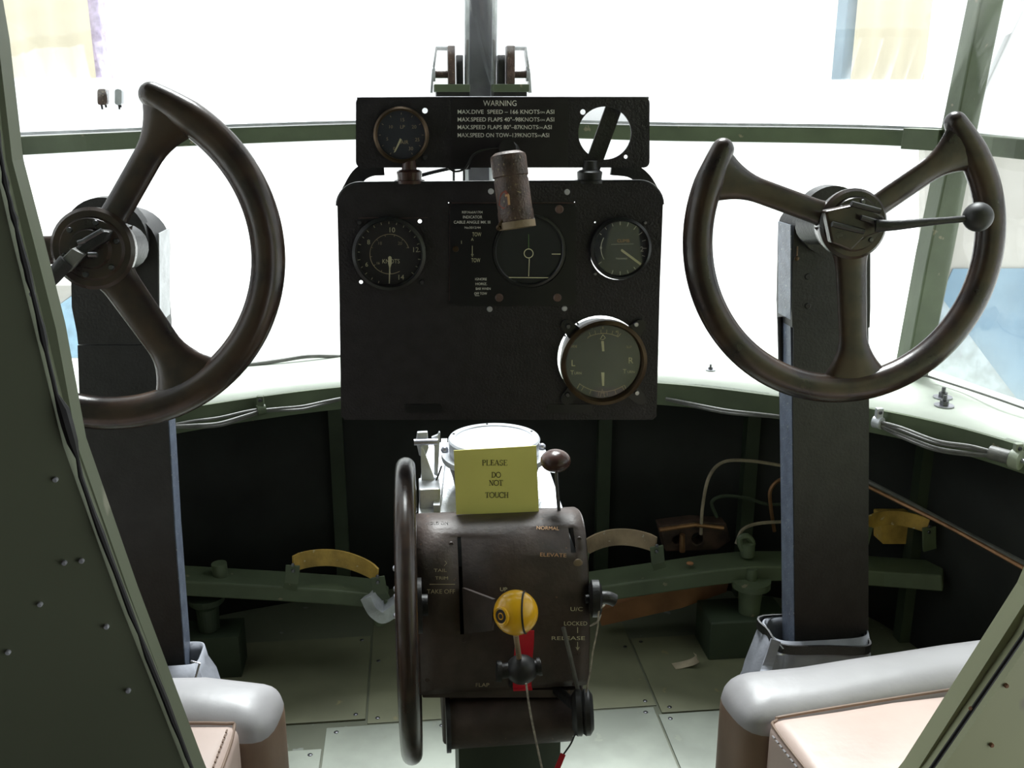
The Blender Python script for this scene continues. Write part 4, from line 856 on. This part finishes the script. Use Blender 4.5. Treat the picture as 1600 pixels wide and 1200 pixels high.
b = B(); plate(b, [(1030,822), (1085,815), (1135,818), (1142,845), (1120,860), (1040,862)], [circ(1090, 842, 9, 16), circ(1058, 844, 7, 14)], at(1.48), .03); obj('block', b, mat('rusty_block', (.06, .035, .025), .6, var=.5, scale=40), t, bevel=.002)
b = B(); tube(b, [P(1030, 828, 1.47), P(1085, 820, 1.47), P(1130, 825, 1.47)], .004, 8); tube(b, [P(1066, 835, 1.47), P(1066, 862, 1.47)], .005, 8); obj('pipe', b, M_copper, t, smooth=True)
# pipes crossing at right
string('control_rod', [P(1356,752,1.36), P(1420,785,1.3), P(1500,828,1.23), P(1610,885,1.12)], .0035, M_cable, 'long grey rod slanting across the dark wall at lower right', 'rod')
string('copper_pipe', [P(1352,758,1.34), P(1400,782,1.3), P(1480,822,1.22), P(1600,888,1.1)], .0032, M_copper, 'copper pipe slanting just below the grey rod at lower right', 'pipe')

# ================================================================== SILL CABLES
def bundle(label, P0, P1, n, sag, cl0=None):
    t = thing('cable_bundle', label, 'cables', P0, 'cable bundles under the sill')
    for i in range(n):
        o = Vector((0, -.004*(i % 2), (i-n/2)*.004)); mid = P0.lerp(P1, .5)+Vector((0, -.004, -sag*(.4+.35*i)))+o*1.8
        b = B(); tube(b, resample([P0+o*.5, P0.lerp(P1, .2)+o*1.2-Vector((0,0,sag*.4)), mid, P0.lerp(P1, .8)+o*1.2-Vector((0,0,sag*.4)), P1+o*.5]), .0022, 8); obj('cable', b, M_cable, t, smooth=True)
    return t
def clip(t, p, d, r=.009, m=M_silver):
    b = B(); tube(b, [p-d*.006, p+d*.006], r, 14); o = obj('cable_clip', b, m, t, smooth=True); b = B(); box(b, p+Vector((-.005,-.004,0)), p+Vector((.005,.004,.022))); obj('clip_tab', b, m, o, bevel=.001); screw(o, p+Vector((0,-.004,.016)), .003, m=M_steeld)
def sp(px, py):
    # point just in front of the sill face
    best = min(s0, key=lambda q: abs((q-CAM).normalized().cross((ray(px, py)).normalized()).z)); return P(px, py, best.y-.014)
A, C = sp(1372, 660), sp(1552, 708); t = bundle('bundle of four grey cables clipped under the sill, right of the right column', A, C, 4, .006); d = (C-A).normalized(); clip(t, A, d); 
b = B(); tube(b, [C-d*.004, C+d*.022], .0095, 14); obj('sleeve', b, M_cable, t, smooth=True); clip(t, C+d*.03, d, .013, mat('clip_pale_green', (.3, .34, .26), .5)); b = B(); tube(b, [C+d*.03, C+d*.12], .003, 8); obj('rod_end', b, M_steel, t, smooth=True)
A, C = sp(1040, 622), sp(1222, 650); bundle('pair of thin cables under the sill between panel and right column', A, C, 2, .002)
A, C = sp(275, 664), sp(408, 640); t = bundle('three slack cables hanging under the sill beside the left column', A, C, 3, .003); d = (C-A).normalized(); clip(t, C, d, .008, M_green)
A, C = sp(412, 640), sp(532, 622); bundle('pair of taut cables under the sill, from the clip to the instrument panel', A, C, 2, .001)
# rope seal lying on the shelf at the glass foot
string('sealing_cord', [P(90,601,1.56), P(160,594,1.58), P(290,582,1.6), P(420,566,1.63), P(480,557,1.65), P(532,557,1.67)], .0035, M_cable, 'grey sealing cord along the foot of the left windscreen', 'cord')
string('sealing_cord', [P(1440,585,1.42), P(1500,604,1.35), P(1560,624,1.26), P(1620,645,1.2)], .0018, M_cable, 'thin dark sealing line along the foot of the right side window', 'cord')
# studs on the shelf
def stud(px, py, label, s=1):
    q = PZ(px, py, .379); t = thing('shelf_bolt', label, 'bolt', q, 'bolts on the sill shelf')
    b = B(); lathe(b, [(0, 0), (.014*s, 0), (.014*s, .0015), (0, .0015)], q, (0,0,1), 20); obj('washer', b, M_steel, t, smooth=True)
    b = B(); lathe(b, [(0, .0015), (.0065*s, .0015), (.0065*s, .008*s), (0, .008*s)], q, (0,0,1), 6); obj('nut', b, M_steeld, t)
    b = B(); tube(b, [q, q+Vector((0,0,.016*s))], .003*s, 8); obj('threaded_end', b, M_steeld, t)
stud(1473, 621, 'upper of the two bolts on the shelf at the right window'); stud(1475, 634, 'lower of the two bolts on the shelf at the right window'); stud(1110, 578, 'lone small bolt on the shelf right of the instrument panel', .6)
# fittings on the outside of the left glass
for x0, x1, lab in ((152, 167, 'small brown fitting on the left windscreen, the left one of two'), (179, 190, 'small grey fitting on the left windscreen, the right one of two')):
    t = thing('glass_fitting', lab, 'fitting', P((x0+x1)/2, 170, 1.475)); b = B(); plate(b, rrect(x0, 139, x1, 164, 4, 4), [], at(1.47), .012); obj('block', b, M_rust if x0 < 160 else M_silver, t, bevel=.002)
    b = B(); tube(b, [P(x0+6, 160, 1.475), P(x0+8, 171, 1.475)], .0015, 6); tube(b, [P(x1-3, 160, 1.475), P(x1-1, 168, 1.475)], .0015, 6); tube(b, [P((x0+x1)/2, 150, 1.475), P((x0+x1)/2, 150, 1.5)], .003, 8); obj('pin', b, M_steeld, t)

# ================================================================== SEATS
def cushion(name, t, lo, hi, rad, m, rotz=0, puff=.006, seed=0, label=None, piv=None):
    b = B(); box(b, lo, hi); bmesh.ops.bevel(b, geom=b.edges[:], offset=rad, segments=6, profile=.6, affect='EDGES')
    bmesh.ops.subdivide_edges(b, edges=[e for e in b.edges if e.calc_length() > .04], cuts=7, use_grid_fill=True)
    c0 = (Vector(lo)+Vector(hi))/2; sz = Vector(hi)-Vector(lo); rnd = random.Random(seed)
    for v in b.verts:
        d = v.co-c0; fx_, fy_ = max(0, 1-(2*d.x/sz.x)**2), max(0, 1-(2*d.y/sz.y)**2)
        if d.z > 0: v.co.z += puff*fx_*fy_*2+.0025*math.sin(v.co.x*55+seed)*math.sin(v.co.y*40+v.co.x*20)
    if rotz:
        pv = Vector(piv or c0); R = Matrix.Rotation(rotz, 3, 'Z')
        for v in b.verts: v.co = pv+R @ (v.co-pv)
    if isinstance(m, list):   # brown side band below the grey top cover
        for f in b.faces:
            if f.calc_center_median().z < hi[2]-.02: f.material_index = 1
    return obj(name, b, m, t, smooth=True, label=label)
def rotp(p, piv, a): return Vector(piv)+Matrix.Rotation(a, 3, 'Z') @ (Vector(p)-Vector(piv))
se_r = thing('pilot_seat', 'pinkish brown leather seat with a grey front roll, at lower right', 'seat', Vector((.4, .6, FLOOR)))
cushion('front_roll', se_r, (.166, .668, .18), (.62, .742, .312), .03, [M_leatherg, M_leatherd], .12, .003, 3, piv=(.166, .70, .3))
cushion('seat_pad', se_r, (.188, .45, .15), (.62, .672, .308), .014, M_leather, .12, .006, 5, piv=(.184, .65, .3))
b = B(); box(b, (.21, .45, FLOOR), (.66, .72, .24)); obj('seat_box', b, M_leatherd, se_r, bevel=.01)
def piping(t, pts, piv, a, m, name='piping', r=.0014):
    b = B(); tube(b, [rotp(p, piv, a) for p in spline([Vector(q) for q in pts], 6)], r, 8); obj(name, b, m, t, smooth=True)
def stitching(t, pts, piv, a, m, step=.006):
    P_ = [rotp(p, piv, a) for p in pts]; b = B()
    for p, q in zip(P_, P_[1:]):
        n = max(1, int((q-p).length/step))
        for i in range(n): tube(b, [p.lerp(q, (i+.15)/n), p.lerp(q, (i+.75)/n)], .0008, 5)
    o = obj('stitching', b, m, t); o['kind'] = 'stuff'
PV = (.188, .65, .3)
piping(se_r, [(.191, .46, .303), (.191, .55, 0.3035), (.191, .655, 0.3035), (.197, .671, 0.3045), (.22, .673, 0.3065), (.4, .673, 0.3085), (.6, .673, 0.3075)], PV, .12, M_leatherd)
stitching(se_r, [(.1875, .46, .3), (.1875, .66, .3)], PV, .12, M_leatherg)
piping(se_r, [(.20, .671, .285), (.4, .669, .285), (.6, .669, .285)], (.166, .70, .3), .12, M_leatherd, 'seam', .002)
se_l = thing('pilot_seat', 'pale leather seat corner showing at lower left beside the bulkhead', 'seat', Vector((-.4, .6, FLOOR)))
cushion('front_roll', se_l, (-.62, .695, .18), (-.23, .765, .316), .03, [M_leatherg, M_leatherd], -.18, .004, 8, piv=(-.215, .7, .3))
cushion('seat_pad', se_l, (-.62, .45, .15), (-.255, .703, .316), .014, M_leather, -.05, .008, 11, piv=(-.25, .62, .3))
b = B(); box(b, (-.66, .45, FLOOR), (-.27, .69, .24)); obj('seat_box', b, M_leatherd, se_l, bevel=.01)

PV = (-.25, .62, .3)
piping(se_l, [(-.258, .46, .3115), (-.258, .6, .3125), (-.259, .693, .312), (-.272, .701, .315), (-.35, .701, .3165), (-.5, .701, .3165)], PV, -.05, M_leatherd)
stitching(se_l, [(-.2625, .46, .3175), (-.2625, .69, .3175)], PV, -.05, M_leatherd)
# scrap of paper
b = B(); q = PZ(1075, 1040, FLOOR+.003); ribbon(b, spline([q+Vector((-.024,.0,.0)), q+Vector((-.008,.002,.001)), q+Vector((.006,.0,.006)), q+Vector((.014,-.003,.014)), q+Vector((.010,-.004,.020))], 5), .018, .0006, (0,1,0)); o = obj('paper_scrap', b, mat('tan_paper', (.4, .34, .24), .8)); tag(o, 'curled scrap of tan paper on the floor right of the pedestal', 'paper scrap')

# ================================================================== OUTSIDE THE WINDOWS
def curtain(label, x0, x1, ybot, Y, m, n=5, name='curtain', amp=.012):
    a, c = P(x0, ybot, Y), P(x1, ybot, Y); A = []; N = 40
    for i in range(N+1):
        f = i/N; A.append(a.lerp(c, f)+Vector((0, amp*math.sin(f*n*2*math.pi), 0)))
    b = B(); strip(b, A, [p+Vector((0,0,2.6)) for p in A]); o = obj(name, b, m, smooth=True); thick(o, .01); return tag(o, label, 'curtain')
curtain('cream hanging curtain outside, beyond the left windscreen', 12, 150, 122, 5, M_cream, 3)
curtain('cream hanging curtain outside, beyond the right windscreen', 1330, 1442, 124, 5, M_cream, 3)
def opost(label, x0, x1, y, Y, m):
    a, c = P(x0, y, Y), P(x1, y, Y); b = B(); box(b, (a.x, Y-.06, a.z), (c.x, Y+.06, a.z+2.6)); tag(obj('hangar_post', b, m, bevel=.005), label, 'post')
opost('slim mauve post outside, beside the left curtain', 152, 172, 122, 5.1, mat('mauve_post', (.5, .42, .62), .7))
opost('slim blue-grey post outside, beside the right curtain', 1306, 1328, 124, 5.1, M_blueg)
# display boards beside the fuselage
def board(label, px0, py0, px1, py1, Y, tri):
    t = thing('display_board', label, 'board', P((px0+px1)/2, py1, Y+.3)); f = lambda d: (lambda x, y: P(x, y, Y-d+(x-px0)*0))
    b = B(); plate(b, [(px0,py0), (px1,py0), (px1,py1), (px0,py1)], [], f(0), .03); obj('board_sheet', b, M_cream2, t)
    for k, (pl, m) in enumerate(tri):
        b = B(); plate(b, pl, [], f(.006+.003*k), .004); obj('painted_patch', b, m, t)
board('cream display board with pale blue fields outside the right side window', 1445, 235, 1900, 800, 2.4,
      [([(1490,420), (1900,418), (1900,800), (1640,680), (1540,575), (1462,480)], M_blue), ([(1452,425), (1475,470), (1560,585), (1640,690), (1570,700), (1440,560)], mat('pale_blue_board', (.38, .45, .5), .8))])
board('pale blue display board outside the left side window', -180, 445, 132, 560, 2.2, [([(-180,446), (132,446), (60,500), (-180,560)], M_cream2), ([(132,448), (132,559), (-180,559), (-180,540), (60,500)], mat('sky_blue_board', (.28, .5, .68), .8))])
